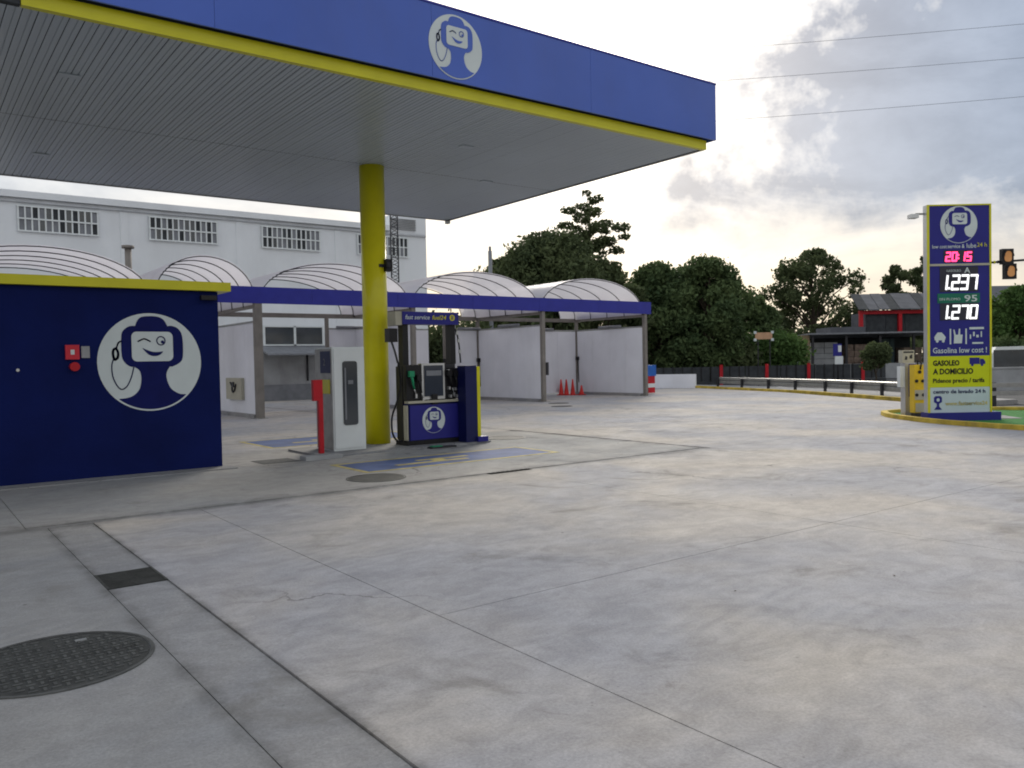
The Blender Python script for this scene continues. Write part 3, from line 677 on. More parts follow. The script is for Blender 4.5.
# red post
rp = thing('red_post', 'slim red hose post with square head on the island end', 'post', (5.96, 13.6, .035))
box_o('stem', M['red'], rp, 5.925, 6.005, 13.56, 13.64, .036, 1.35, bevel=.012)
box_o('head_box', M['red'], rp, 5.83, 5.924, 13.555, 13.645, .98, 1.35, bevel=.012)
box_o('foot_plate', M['steel'], rp, 5.85, 6.06, 13.50, 13.71, .036, .05)

# ------------------------------------------------------------------ kiosk
ks = thing('kiosk', 'dark navy kiosk building with yellow coping and round emblem', 'building', (0, 15, 0))
box_o('wall', M['navy'], ks, -6, 4.15, 13.33, 16.5, .0, 2.81)
box_o('roof', M['dgrey'], ks, -6, 4.13, 13.35, 16.48, 2.811, 2.86)
box_o('coping', M['yellow'], ks, -6, 4.33, 13.22, 13.40, 2.815, 2.955, bevel=.008)
box_o('coping', M['yellow'], ks, 4.10, 4.33, 13.402, 16.6, 2.815, 2.955, bevel=.008)
box_o('footing', M['conc2'], ks, -6, 4.27, 12.95, 13.329, -.02, .015, bevel=.01)
emblem(ks, frame_mx((3.115, 13.33, 1.705), (1, 0, 0)), .745, M['navyp'], M['logow'])
fa = thing('fire_alarm_point', 'red fire alarm box with sounder on the kiosk wall', 'fire alarm', (2.04, 13.3, 1.9))
box_o('alarm_box', M['wred'], fa, 1.955, 2.135, 13.28, 13.328, 1.76, 1.97, bevel=.008)
box_o('flame_sign', M['logow'], fa, 2.02, 2.07, 13.274, 13.279, 1.83, 1.90)
b = bmesh.new(); prism(b, ring_pts(2.065, 1.655, .065, 20), 13.24, 13.328, Mx=Mx); obj('sounder', b, M['red'], fa)
t = obj('notice_plate', (lambda b: (bx(b, 2.165, 2.275, 13.31, 13.328, 1.78, 1.95), b)[1])(bmesh.new()), M['walld']); tag(t, 'small grey plate right of the red alarm box', 'plate')
t = obj('door_bell', (lambda b: (prism(b, ring_pts(1.36, 1.62, .022, 12), 13.305, 13.329, Mx=Mx), b)[1])(bmesh.new()), M['alu']); tag(t, 'tiny round metal button on the left of the navy wall', 'button')
wl = thing('wall_lamp', 'dark lamp under the right end of the yellow coping', 'lamp', (3.95, 13.2, 2.72))
box_o('lamp_body', M['black'], wl, 3.86, 4.10, 13.20, 13.29, 2.67, 2.74, bevel=.02); box_o('arm', M['black'], wl, 3.94, 4.0, 13.291, 13.329, 2.68, 2.73)

# ------------------------------------------------------------------ car wash shelter
cw = thing('car_wash_shelter', 'long car wash shelter with arched translucent roofs and blue band', 'car wash', (14, 27, 0))
Y0, Y1 = 24.85, 29.3
for i in range(8):
    x1 = 26.17-i*3.1; x0 = max(x1-3.1, 2.6)
    if x0 >= x1: break
    box_o('band_panel', M['band'], cw, x0+.003, x1-.003, Y0-.12, Y0-.09, 3.54, 4.05)
box_o('band_panel', M['band'], cw, 26.14, 26.17, Y0-.088, Y1+.1, 3.54, 4.05)
box_o('edge_beam', M['post'], cw, 2.6, 26.1, Y0-.06, Y0+.08, 3.56, 3.72)
box_o('edge_beam', M['post'], cw, 2.6, 26.1, Y1-.06, Y1+.08, 3.40, 3.56)
for x, w in ((8.93, .11), (20.2, .075), (25.88, .075), (14.4, .075), (3.2, .1)):
    box_o('post', M['post'], cw, x-w, x+w, Y0-w, Y0+w, .0, 3.56)
    f = .18; box_o('post_foot', M['steel'], cw, x-f, x+f, Y0-f, Y0+f, .001, .02)
    box_o('tie_beam', M['post'], cw, x-.05, x+.05, Y0+.08, Y1-.06, 3.42, 3.53)
for x in (8.93, 13.2, 18.5, 20.2, 25.88): box_o('post', M['post'], cw, x-.06, x+.06, Y1-.06, Y1+.06, .0, 3.40)
def panel(x0, x1, y0, y1, z0=.12, z1=2.97):
    """partition of upright sheets"""
    L_ = max(x1-x0, y1-y0); n = max(1, round(L_/1.15))
    for k in range(n):
        if x1-x0 > y1-y0: a = (x0+L_*k/n+.004, x0+L_*(k+1)/n-.004, y0, y1)
        else: a = (x0, x1, y0+L_*k/n+.004, y0+L_*(k+1)/n-.004)
        box_o('partition_sheet', M['pwall'], cw, *a, z0, z1-.002*k)
for x in (8.93, 14.4, 20.2, 25.88):
    panel(x-.02, x+.02, Y0+.13, Y1-.08)
    box_o('partition_rail', M['steel'], cw, x-.035, x+.035, Y0+.12, Y1-.07, 2.975, 3.03)
    box_o('partition_kerb', M['conc3'], cw, x-.12, x+.12, Y0+.2, Y1, .001, .118)
panel(13.27, 17.7, Y1-.02, Y1+.02); panel(18.57, 20.13, Y1-.02, Y1+.02); panel(20.27, 25.8, Y1-.02, Y1+.02)
for a, c in ((13.27, 17.7), (18.57, 20.13), (20.27, 25.8)): box_o('partition_rail', M['steel'], cw, a, c, Y1-.035, Y1+.035, 2.975, 3.03)
# lamp tubes above the partitions
def lamp(p, q):
    b = bmesh.new(); tube(b, [p, q], .055, 8); obj('lamp_tube', b, M['grey'], cw)
for x in (14.4, 20.2, 25.88): lamp((x-.12, 26.2, 3.08), (x-.12, 27.6, 3.08))
for x in (13.55, 15.9, 19.1, 21.1, 23.2): lamp((x, Y1-.12, 3.05), (x+1.15, Y1-.12, 3.05))
def vault(x0, x1, zf, za, y0=Y0, y1=Y1+1.0, nr=6):
    cx, rx, rz = (x0+x1)/2, (x1-x0)/2, za-zf; n = 26
    def P(a, s=1.): return cx-rx*s*math.cos(a), zf+rz*s*max(0., math.sin(a))**.85
    b = bmesh.new(); A = [b.verts.new((P(math.pi*i/n)[0], y0, P(math.pi*i/n)[1])) for i in range(n+1)]; B = [b.verts.new((P(math.pi*i/n)[0], y1, P(math.pi*i/n)[1])) for i in range(n+1)]
    for i in range(n): b.faces.new((A[i], A[i+1], B[i+1], B[i])).smooth = True
    v = obj('vault_roof', b, M['vault'], cw)
    for k in range(nr):
        y = y0+(y1-y0)*k/(nr-1)
        b = bmesh.new(); tube(b, [(P(math.pi*i/n, .995)[0], y, P(math.pi*i/n, .995)[1]-.03) for i in range(n+1)], .017, 6); obj('roof_rib', b, M['dsteel'], v)
for a, c in ((20.1, 25.75), (14.35, 20.05), (8.98, 14.3), (5.95, 8.88), (.3, 5.9)): vault(a, c, 3.52, 4.93)
box_o('control_box', M['dsteel'], cw, 20.28, 20.38, Y0-.12, Y0+.10, 1.05, 1.55, bevel=.01)
for x, y in ((20.2, Y1-.14), (25.88, Y1-.14), (18.5, Y1-.14)):
    b = bmesh.new(); bx(b, x-.16, x+.10, y-.06, y+.04, 1.62, 1.78); tube(b, [(x-.05, y, 1.62), (x-.07, y-.03, 1.1), (x-.03, y-.02, .62), (x+.02, y, .5)], .022, 6); obj('lance_holder', b, M['black'], cw)
wb = thing('water_point', 'beige wall box with hose taps on the leftmost bay partition', 'tap box', (8.88, 26.9, .9))
box_o('box', M['beige'], wb, 8.80, 8.905, 26.15, 27.65, .55, 1.25, bevel=.01)
b = bmesh.new(); tube(b, [(8.78, p[0], p[1]) for p in bez([(26.6, 1.05), (26.75, .85), (26.95, .8), (27.0, 1.0), (27.15, 1.1)], 5)], .03, 6); bx(b, 8.76, 8.80, 26.8, 26.95, .95, 1.12); obj('tap_fitting', b, M['dsteel'], wb)
for i, (x, y, h, lb) in enumerate(((24.62, 29.0, .74, 'leftmost of the four red cones in the right wash bay'), (24.77, 28.8, .74, 'second red cone from the left in the wash bay'), (25.0, 28.62, .74, 'third red cone from the left in the wash bay'), (25.3, 28.35, .45, 'short rightmost red cone in the wash bay'))):
    t = thing('traffic_cone', lb, 'traffic cone', (x, y, .0), 'red cones standing in the wash bay')
    b = bmesh.new(); bx(b, x-.15, x+.15, y-.15, y+.15, .001, .035); obj('base', b, M['redc'], t, bevel=.008)
    b = bmesh.new(); lathe(b, [(.125, .035), (.115, .06), (.07, h*.5), (.03, h*.97), (.022, h)], 20, (x, y, 0)); obj('cone', b, M['redc'], t)

# a few fallen leaves on the concrete
b = bmesh.new()
for k in range(22):
    x, y = random.uniform(1.8, 16), random.uniform(2.5, 14); a = random.uniform(0, 6.28); l = random.uniform(.008, .02)
    v = [b.verts.new((x+l*math.cos(a+q)*w_, y+l*math.sin(a+q)*w_, .002+random.uniform(0, .008))) for q, w_ in ((0, 1), (1.57, .5), (3.14, 1), (4.71, .5))]; b.faces.new(v)
o = obj('ground_litter', b, M['trunk'], None); tag(o, 'tiny dry leaves and grit specks scattered over the concrete', 'litter', kind='stuff')

# small bin and low wall right of the wash bays
bn = thing('waste_bin', 'blue topped bin on a white and red base beside the wash shelter', 'bin', (27.7, 26.5, 0))
Bx, By = 27.6, 26.3
box_o('bin_body', M['red'], bn, Bx-.2, Bx+.2, By-.2, By+.2, .05, .82, bevel=.02); box_o('bin_band', M['white'], bn, Bx-.205, Bx+.205, By-.205, By+.205, .3, .48)
box_o('bin_top', mat('bright_blue_plastic', (.02, .12, .45), .4), bn, Bx-.24, Bx+.24, By-.24, By+.24, .82, 1.32, bevel=.03)
b = bmesh.new(); Wm = frame_mx((33.0, 31.6, 0), (1.15, -2.3, 0)); bx(b, 0, 2.7, 0, .2, 0, .74, Mx=Wm)
lw = obj('low_wall', b, M['pwall'], None, bevel=.01); tag(lw, 'low pale grey wall at the end of the guard rail', 'wall')

# ------------------------------------------------------------------ warehouse
wh = thing('warehouse', 'long white warehouse with gridded strip windows behind the car wash', 'building', (8, 42, 0))
WY = 37.0
box_o('wall', M['wall'], wh, -9, 22.35, WY, WY+16, 0, 8.33)
box_o('cornice', M['wall'], wh, -9, 20.2, WY-.18, WY+.1, 8.34, 8.60, bevel=.02)
box_o('cornice_moulding', mat('pale_grey_moulding', (.48, .50, .52), .8), wh, -9, 22.3, WY-.10, WY-.002, 8.17, 8.26)
box_o('roof_block', M['wall'], wh, 20.22, 22.35, WY-.02, WY+6, 8.332, 9.15)
for k in range(7): box_o('louvre', M['walld'], wh, 20.25, 21.7, WY-.10, WY-.022, 8.45+k*.085, 8.50+k*.085)
for x in (-1.95, 2.85, 7.62, 12.42, 17.2): box_o('pilaster', M['wall'], wh, x, x+.3, WY-.03, WY-.002, 0, 8.16)
for x0 in (-5.6, -.8, 3.97, 8.76, 13.6, 18.4):
    x1 = x0+2.8
    b = bmesh.new(); bx(b, x0, x1, WY-.045, WY-.003, 7.08, 8.04); w = obj('window', b, M['glass'], wh)
    b = bmesh.new()
    for k in range(13):
        x = x0+(x1-x0)*k/12; bx(b, x-.028, x+.028, WY-.10, WY-.046, 7.04, 8.08)
    for z in (7.04, 7.52, 8.0): bx(b, x0-.045, x1+.045, WY-.115, WY-.101, z, z+.06)
    obj('window_grid', b, M['white'], w)
    for k in range(12):
        for z in (7.10, 7.56):
            x = x0+(x1-x0)*k/12; q = random.random()
            box_o('pane', M['glass'] if q < .25 else M['dgrey'] if q < .6 else M['grey'], w, x+.03, x+(x1-x0)/12-.03, WY-.056, WY-.046, z, z+.42)
# ground floor: window with awning, recess
b = bmesh.new(); bx(b, 13.55, 16.45, WY-.05, WY-.003, 2.62, 3.42); w = obj('window', b, M['glass'], wh)
b = bmesh.new()
for x in (13.5, 14.98, 16.4): bx(b, x, x+.1, WY-.10, WY-.051, 2.56, 3.48)
for z in (2.56, 3.42): bx(b, 13.6, 16.4, WY-.10, WY-.051, z, z+.06)
obj('window_frame', b, M['white'], w)
b = bmesh.new(); prism(b, [(0, 0), (1.5, -.35), (1.5, -.28), (0, .1)], 13.2, 17.2, Mx=Matrix(((0, 0, 1, 0), (-1, 0, 0, WY-.003), (0, 1, 0, 2.45), (0, 0, 0, 1)))); obj('awning', b, M['grey'], wh)
box_o('recess_wall', M['walld'], wh, 13.2, 17.2, WY-.04, WY-.004, .0, 2.3)
box_o('recess_plinth', M['grey'], wh, 13.2, 17.2, WY-.07, WY-.041, .0, .75)
b = bmesh.new(); tube(b, [(15.6, WY-.1, .9), (15.6, WY-.1, 2.2)], .05, 6); obj('pipe', b, M['dsteel'], wh)
box_o('door_leaf', M['wall'], wh, 17.6, 19.2, WY-.06, WY-.003, 0, 3.3); box_o('dark_doorway', M['dgrey'], wh, 19.6, 21.0, WY-.03, WY-.003, 0, 3.4)
b = bmesh.new(); cyl(b, 7.04, 33, 0, 6.1, .12, 12); cyl(b, 7.04, 33, 6.1, 6.2, .22, 12, .22); o = obj('flue_pipe', b, M['post']); tag(o, 'thin brown flue pipe standing before the warehouse wall', 'pipe')
b = bmesh.new(); cyl(b, 26.3, 36.8, 0, 7.7, .11, 10); cyl(b, 26.3, 36.8, 7.7, 7.95, .07, 10); o = obj('chimney_pole', b, M['grey']); tag(o, 'grey pole rising before the big dark tree', 'pole')
# lattice mast behind the wash bay
ms = thing('lattice_mast', 'slim steel lattice mast beside the yellow column behind the car wash', 'mast', (17.1, 31, 0))
tri = [(17.1+.2*math.cos(R(a)), 31+.2*math.sin(R(a))) for a in (90, 210, 330)]
for p in tri:
    b = bmesh.new(); tube(b, [(*p, 0), (*p, 11.5)], .03, 6); obj('mast_leg', b, M['dsteel'], ms)
b = bmesh.new()
for k in range(36):
    for j in range(3):
        p, q = tri[j], tri[(j+1) % 3]; z = k*.32
        tube(b, [(*p, z), (*q, z+.16)], .014, 4, cap=False); tube(b, [(*q, z+.16), (*p, z+.32)], .014, 4, cap=False)
obj('bracing', b, M['dsteel'], ms)
b = bmesh.new(); prism(b, [(10, 27.5), (17, 27.5), (18, 36.7), (9.3, 36.7)], .001, .012); o = struct('wash_floor', b, M['conc'])

# ------------------------------------------------------------------ totem price sign
ty = thing('price_sign', 'tall blue and yellow fuel price totem on a kerbed island', 'price sign', (20.4, 9.3, 0))
TU = Vector((.797, -.604, 0)); TO = Vector((19.22, 9.44, .0)); TM = frame_mx(TO, TU) @ Matrix.Diagonal((.935, 1, 1, 1)); TW = 1.58
def tb(name, m, a0, a1, n0, n1, c0, c1, parent=ty, bevel=0): return box_o(name, m, parent, a0, a1, n0, n1, c0, c1, Mx=TM, bevel=bevel)
tb('plinth', M['spb'], -.03, 1.78, -.06, .30, -.02, .21, bevel=.01)
tb('casing', M['alu'], 0, TW, .03, .20, .201, 5.04)
tb('edge_strip', M['yellow'], 0, .045, -.015, .029, .201, 5.04); tb('edge_strip', M['yellow'], TW-.045, TW, -.015, .029, .201, 5.04)
tb('top_strip', M['yellow'], .046, TW-.046, -.015, .029, 5.01, 5.04); tb('divider', M['beige'], .046, TW-.046, -.015, .029, 3.62, 3.67)
logo_p = tb('emblem_panel', M['spb'], .047, TW-.047, .0, .029, 3.671, 5.009)
price_p = tb('price_panel', M['spb'], .047, TW-.047, .0, .029, 1.53, 3.619)
yel_p = tb('yellow_panel', M['spy'], .047, TW-.047, .0, .029, .80, 1.527)
wht_p = tb('pale_panel', M['spw'], .047, TW-.047, .0, .029, .202, .797)
c0 = TM @ Vector((.78, .0, 4.57)); emblem(logo_p, frame_mx(c0, TU), .43, M['spb'], M['logow'])
# flatten: emblem already one level under the panel -> keep as part of the sign
for o in [o for o in logo_p.children if o.name.startswith('emblem')]: setp(o, ty)
for o in [q for q in bpy.data.objects if q.parent and q.parent.parent == ty and q.name.startswith('emblem_')]: setp(o, o.parent)
text(ty, 'low cost', TM, .12, 4.03, .085, M['logow'], width=.36, bold=.01)
text(ty, 'service &', TM, .50, 4.03, .09, M['logow'], width=.42, bold=.015)
text(ty, 'lube', TM, .97, 4.03, .11, M['logow'], width=.24, bold=.01); text(ty, '24 h', TM, 1.23, 4.05, .10, M['yellow'], width=.24)
dk = tb('clock_panel', M['dpanel'], .40, 1.14, -.008, -.001, 3.70, 3.98)
digits(ty, '20:15', TM, .45, 3.735, .19, M['redled'], .014, pitch=.155, w=.10, tk=.22)
tb('price_display', M['dpanel'], .30, 1.25, -.010, -.001, 3.02, 3.60)
digits(ty, '1.237', TM, .30, 3.08, .31, M['led'], .017, pitch=.222, w=.155, tk=.17)
text(ty, 'GASOLEO', TM, .46, 3.48, .055, M['logow'], .017, width=.36); text(ty, 'A', TM, .90, 3.45, .13, M['logow'], .017, width=.15, bold=.03)
tb('grade_strip', M['gpanel'], .24, 1.29, -.010, -.001, 2.76, 2.98)
text(ty, 'SIN PLOMO', TM, .28, 2.82, .06, M['logow'], .017, width=.52); text(ty, '95', TM, .90, 2.79, .15, M['logow'], .017, width=.32, bold=.02)
tb('price_display', M['dpanel'], .30, 1.25, -.010, -.001, 2.36, 2.755)
digits(ty, '1.270', TM, .30, 2.40, .29, M['led'], .017, pitch=.222, w=.155, tk=.17)
# pictograms
b = bmesh.new()
flat(b, [(.17, 1.90), (.42, 1.90), (.44, 1.97), (.40, 2.02), (.34, 2.08), (.24, 2.08), (.19, 2.02), (.16, 1.97)], TM, .006)
flat(b, ring_pts(.23, 1.88, .035, 12), TM, .0055); flat(b, ring_pts(.38, 1.88, .035, 12), TM, .0055)
for a in (.54, .93): flat(b, [(a, 1.80), (a+.035, 1.80), (a+.035, 2.16), (a, 2.16)], TM, .006)
flat(b, [(.64, 1.82), (.84, 1.82), (.86, 2.02), (.80, 2.02), (.80, 2.16), (.77, 2.16), (.75, 2.02), (.69, 2.02), (.66, 2.14), (.63, 2.14), (.65, 2.0)], TM, .006)
for a, c, w_, h_ in ((1.03, 2.14, .36, .05), (1.10, 1.80, .27, .04), (1.04, 1.92, .03, .1), (1.12, 1.98, .04, .1), (1.20, 1.95, .06, .06), (1.31, 1.96, .03, .13)): flat(b, [(a, c), (a+w_, c), (a+w_, c+h_), (a, c+h_)], TM, .006)
obj('pictograms', b, M['logow'], ty)
text(ty, 'Gasolina low cost !', TM, .12, 1.60, .13, M['logow'], width=1.34, bold=.015)
text(ty, 'GASOLEO', TM, .12, 1.31, .12, M['black'], width=.66, bold=.05); text(ty, 'A DOMICILIO', TM, .12, 1.11, .13, M['black'], width=1.0, bold=.045); text(ty, 'Pidenos precio / tarifa', TM, .12, .91, .10, M['black'], width=1.28, bold=.03)
b = bmesh.new(); flat(b, [(1.03, 1.33), (1.28, 1.33), (1.28, 1.48), (1.03, 1.48)], TM, .006); flat(b, [(1.29, 1.33), (1.42, 1.33), (1.42, 1.39), (1.37, 1.45), (1.29, 1.45)], TM, .006)
for a in (1.10, 1.34): flat(b, ring_pts(a, 1.315, .035, 12), TM, .0058)
obj('truck_pictogram', b, M['spb'], ty)
text(ty, 'centro de lavado 24 h', TM, .12, .66, .085, M['navyd'], width=1.3, bold=.03); text(ty, 'www.fastservice24', TM, .42, .38, .09, M['lyel'], width=1.05, bold=.03)
b = bmesh.new(); flat(b, [(.14, .28), (.34, .28), (.27, .36), (.27, .42), (.34, .46), (.34, .56), (.30, .60), (.18, .60), (.14, .56), (.14, .46), (.21, .42), (.21, .36)], TM, .006); mk = obj('small_emblem', b, M['spb'], ty)
b = bmesh.new(); flat(b, ring_pts(.24, .51, .04, 12), TM, .011); obj('small_emblem_face', b, M['spw'], mk)
tl = thing('floodlight', 'small floodlight on the upper left edge of the price totem', 'lamp', tuple(TM @ Vector((-.1, .15, 4.85))))
tb('lamp_arm', M['steel'], -.20, .0, .14, .18, 4.84, 4.88, tl); tb('lamp_head', M['alu'], -.36, -.17, .06, .26, 4.76, 4.85, tl, bevel=.015)

# kerbed island with turf
def smooth_closed(pts, n=5):
    out = []; m = len(pts)
    for i in range(m):
        a, b_, c, d = pts[i-1], pts[i], pts[(i+1) % m], pts[(i+2) % m]
        for k in range(n):
            t = k/n; out.append(tuple(.5*((2*b_[j])+(-a[j]+c[j])*t+(2*a[j]-5*b_[j]+4*c[j]-d[j])*t*t+(-a[j]+3*b_[j]-3*c[j]+d[j])*t**3) for j in (0, 1)))
    return out
isl_pts = smooth_closed([(20.35, 11.15), (19.75, 10.55), (18.95, 9.35), (18.5, 8.2), (18.2, 7.0), (17.9, 4.8), (18.5, 3.0), (20.5, 2.6), (23.0, 4.5), (24.6, 7.5), (24.2, 9.9), (22.4, 11.3), (21.2, 11.6)])
ctr = (sum(p[0] for p in isl_pts)/len(isl_pts), sum(p[1] for p in isl_pts)/len(isl_pts))
it = thing('sign_island', 'raised island with yellow kerb and green turf under the totem', 'traffic island', (*ctr, 0), kind='structure'); del it['category']
nI = len(isl_pts)
inner = []
for i in range(nI):
    p, q = isl_pts[i-1], isl_pts[(i+1) % nI]; d = Vector((q[0]-p[0], q[1]-p[1], 0)).normalized(); nrm = Vector((-d.y, d.x, 0)); v = Vector((*isl_pts[i], 0))
    if (Vector((*ctr, 0))-v).dot(nrm) < 0: nrm = -nrm
    inner.append(v+nrm*.16)
for i in range(nI):
    j = (i+1) % nI; b = bmesh.new()
    prism(b, [isl_pts[i], isl_pts[j], tuple(inner[j][:2]), tuple(inner[i][:2])], -.05, .10); obj('kerb_stone', b, M['kyel'], it)
b = bmesh.new(); prism(b, [tuple(v[:2]) for v in inner], -.05, .02); obj('turf', b, M['turf'], it)
b = bmesh.new(); prism(b, [(19.6, 10.35), (20.3, 9.0), (21.2, 8.2), (21.9, 8.9), (21.2, 10.6), (20.6, 11.2), (20.2, 10.9)], .0, .03); obj('paved_corner', b, M['conc2'], it)

# air/water machine and yellow machine
def rb(name, m, par, o, a0, a1, n0, n1, c0, c1, bevel=0, label=None):
    return box_o(name, m, par, a0, a1, n0, n1, c0, c1, Mx=frame_mx(o, TU), bevel=bevel, label=label)
O1 = (20.10, 10.44, .05)
am = thing('air_water_machine', 'slim grey and navy service pillar with notice box left of totem', 'machine', O1)
rb('pillar', M['alu'], am, O1, .0, .26, 0, .25, .001, 1.32, bevel=.01); rb('front_plate', M['spb'], am, O1, .09, .27, -.015, -.001, .48, 1.30)
rb('side_box', M['white'], am, O1, -.11, -.001, .03, .2, .72, 1.24); rb('notice_box', M['beige'], am, O1, -.07, .22, -.02, .2, 1.325, 1.64, bevel=.01)
b = bmesh.new(); F1 = frame_mx(O1, TU); flat(b, [(-.02, 1.40), (.04, 1.40), (.05, 1.48), (.0, 1.5)], F1, .024); flat(b, [(.10, 1.43), (.17, 1.43), (.17, 1.54), (.10, 1.5)], F1, .024); flat(b, [(-.05, 1.57), (.20, 1.57), (.20, 1.61), (-.05, 1.61)], F1, .024); obj('notice_print', b, M['dsteel'], am)
b = bmesh.new(); flat(b, [(.16, 1.02), (.20, 1.02), (.20, 1.14), (.16, 1.14)], F1, .019); flat(b, [(.15, .70), (.19, .70), (.21, .82), (.15, .8)], F1, .019); flat(b, [(.16, .52), (.2, .52), (.2, .58), (.16, .58)], F1, .019); obj('plate_print', b, M['logow'], am)
O2 = (19.87, 10.09, .05)
ym = thing('vacuum_machine', 'yellow coin vacuum with black knobs between pillar and totem', 'machine', O2)
ylm = mat('warm_yellow_plastic', (.70, .48, .02), .4, var=.08)
rb('body', ylm, ym, O2, .0, .27, 0, .25, .10, 1.28, bevel=.03); rb('base', M['dsteel'], ym, O2, .02, .27, .02, .24, .001, .10)
rb('pale_band', M['beige'], ym, O2, .005, .265, -.012, -.001, .42, .66); rb('pale_band', M['beige'], ym, O2, .02, .25, -.012, -.001, .12, .34)
for a, c in ((.045, .88), (.20, .88), (.045, .54), (.21, .54), (.12, 1.10)):
    b = bmesh.new(); F2 = frame_mx(O2, TU); flat(b, ring_pts(a, c, .04, 12), F2, .03, th=.028); obj('knob', b, M['black'], ym)
b = bmesh.new(); tube(b, [F2 @ Vector((.13, .1, 1.27)), F2 @ Vector((.10, .05, 1.37)), F2 @ Vector((.16, -.02, 1.32)), F2 @ Vector((.13, -.03, 1.16))], .018, 6); obj('suction_hose', b, M['rubber'], ym)

# ------------------------------------------------------------------ guard rail
gr = thing('guard_rail', 'silver steel guard rail with stubby posts behind the yellow kerb', 'guard rail', (32, 20, 0))
off = [(27.9, 12.4), (28.6, 13.9), (30.3, 16.6), (32.5, 20.4), (34.0, 24.4), (35.4, 28.6)]
pts = [Vector((p[0], p[1], 0)) for p in off]
for i in range(len(pts)-1):
    p, q = pts[i], pts[i+1]; Fm = frame_mx(p, q-p); L_ = (q-p).length
    b = bmesh.new(); prism(b, [(0, .20), (.05, .23), (.05, .32), (.0, .37), (.05, .42), (.05, .51), (.0, .55), (.012, .55), (.065, .52), (.065, .41), (.02, .37), (.065, .33), (.065, .22), (.012, .19)], 0, L_-.004, Mx=Fm @ Matrix(((0, 0, 1, 0), (1, 0, 0, -.08), (0, 1, 0, 0), (0, 0, 0, 1)))); obj('rail_beam', b, M['steel'], gr)
    for k in range(max(1, int(L_/2.0))+1):
        d = L_*k/max(1, int(L_/2.0)); 
        if k and i < len(pts)-2 and d > L_-.2: continue
        b = bmesh.new(); bx(b, d-.05, d+.05, 0, .1, 0.02, .47, Mx=Fm); obj('rail_post', b, M['dsteel'], gr)
g2 = thing('guard_rail', 'double bar roadside rail seen right of the price totem', 'guard rail', (30, 9, 0))
pA, pB = Vector((27.6, 11.6, 0)), Vector((36.6, 3.5, 0)); Fm = frame_mx(pA, pB-pA); L_ = (pB-pA).length
for z in (.22, .48):
    b = bmesh.new(); bx(b, 0, L_, 0, .05, z, z+.14, Mx=Fm); obj('rail_beam', b, M['steel'], g2)
for k in range(7): b = bmesh.new(); bx(b, k*1.8+.1, k*1.8+.2, .051, .15, -.13, .64, Mx=Fm); obj('rail_post', b, M['dsteel'], g2)

# ------------------------------------------------------------------ far side: fence, yard, shed
fe = thing('roadside_fence', 'low dark mesh fence with red posts across the road', 'fence', (43, 32, 0))
fp, fq = Vector((37.6, 36.6, 0)), Vector((50.2, 27.3, 0)); Fm = frame_mx(fp, fq-fp); L_ = (fq-fp).length
nP = 7; redk = [.33, .515, .685, .905]
b = bmesh.new(); bx(b, 0, L_, 0, .1, -.13, .1, Mx=Fm); obj('fence_base', b, M['dgrey'], fe)
for k in range(nP):
    b = bmesh.new(); bx(b, L_*k/nP+.02, L_*(k+1)/nP-.02, .03, .07, .11, 1.02, Mx=Fm); obj('fence_sheet', b, M['dgrey'], fe)
for s in [.0]+redk:
    b = bmesh.new(); bx(b, s*L_-.10, s*L_+.10, -.06, -.001, -.13, 1.14, Mx=Fm); obj('fence_post', b, M['red'], fe)
for s in np.linspace(.02, .98, 26):
    b = bmesh.new(); bx(b, s*L_-.03, s*L_+.03, .0, .029, .11, 1.06, Mx=Fm); obj('fence_upright', b, M['black'], fe)
# low grey yard wall
b = bmesh.new(); Ym = frame_mx((51.5, 35.6, 0), (8.0, -6.1, 0)); bx(b, -4, 16, 0, .3, -.13, .95, Mx=Ym); o = obj('yard_wall', b, M['walld']); tag(o, 'long low grey wall before the builders yard', 'wall')
sh = thing('yard_shed', 'dark open builders shed with red steel frame and grey roof', 'shed', (58, 33, 0))
SH = frame_mx((54.0, 36.4, 0), (.797, -.604, 0))    # a: to the right in the view, n: away
def sb(name, m, a0, a1, n0, n1, c0, c1, bevel=0):
    d = 2.3 if c0 > 3.25 else 1.0
    return box_o(name, m, sh, a0+d, a1+d, n0, n1, c0, c1, Mx=SH, bevel=bevel)
# lower storage building
sb('back_wall', M['dgrey'], 0.8, 10, 5.0, 5.2, -.13, 3.1); sb('floor', M['walld'], 0, 10, -.5, 5, -.13, .1)
for k in range(9):
    b = bmesh.new(); bx(b, .7+k*1.14, 1.82+k*1.14, -1.0, 5.3, 3.12, 3.24, Mx=SH @ Matrix.Rotation(R(-1.5), 4, 'X')); obj('lower_roof_sheet', b, M['grey'], sh)
for a in (.1, 2.6, 5.1, 7.6, 9.9): sb('shed_post', M['dsteel'], a-.08, a+.08, -.6, -.44, -.13, 3.0)
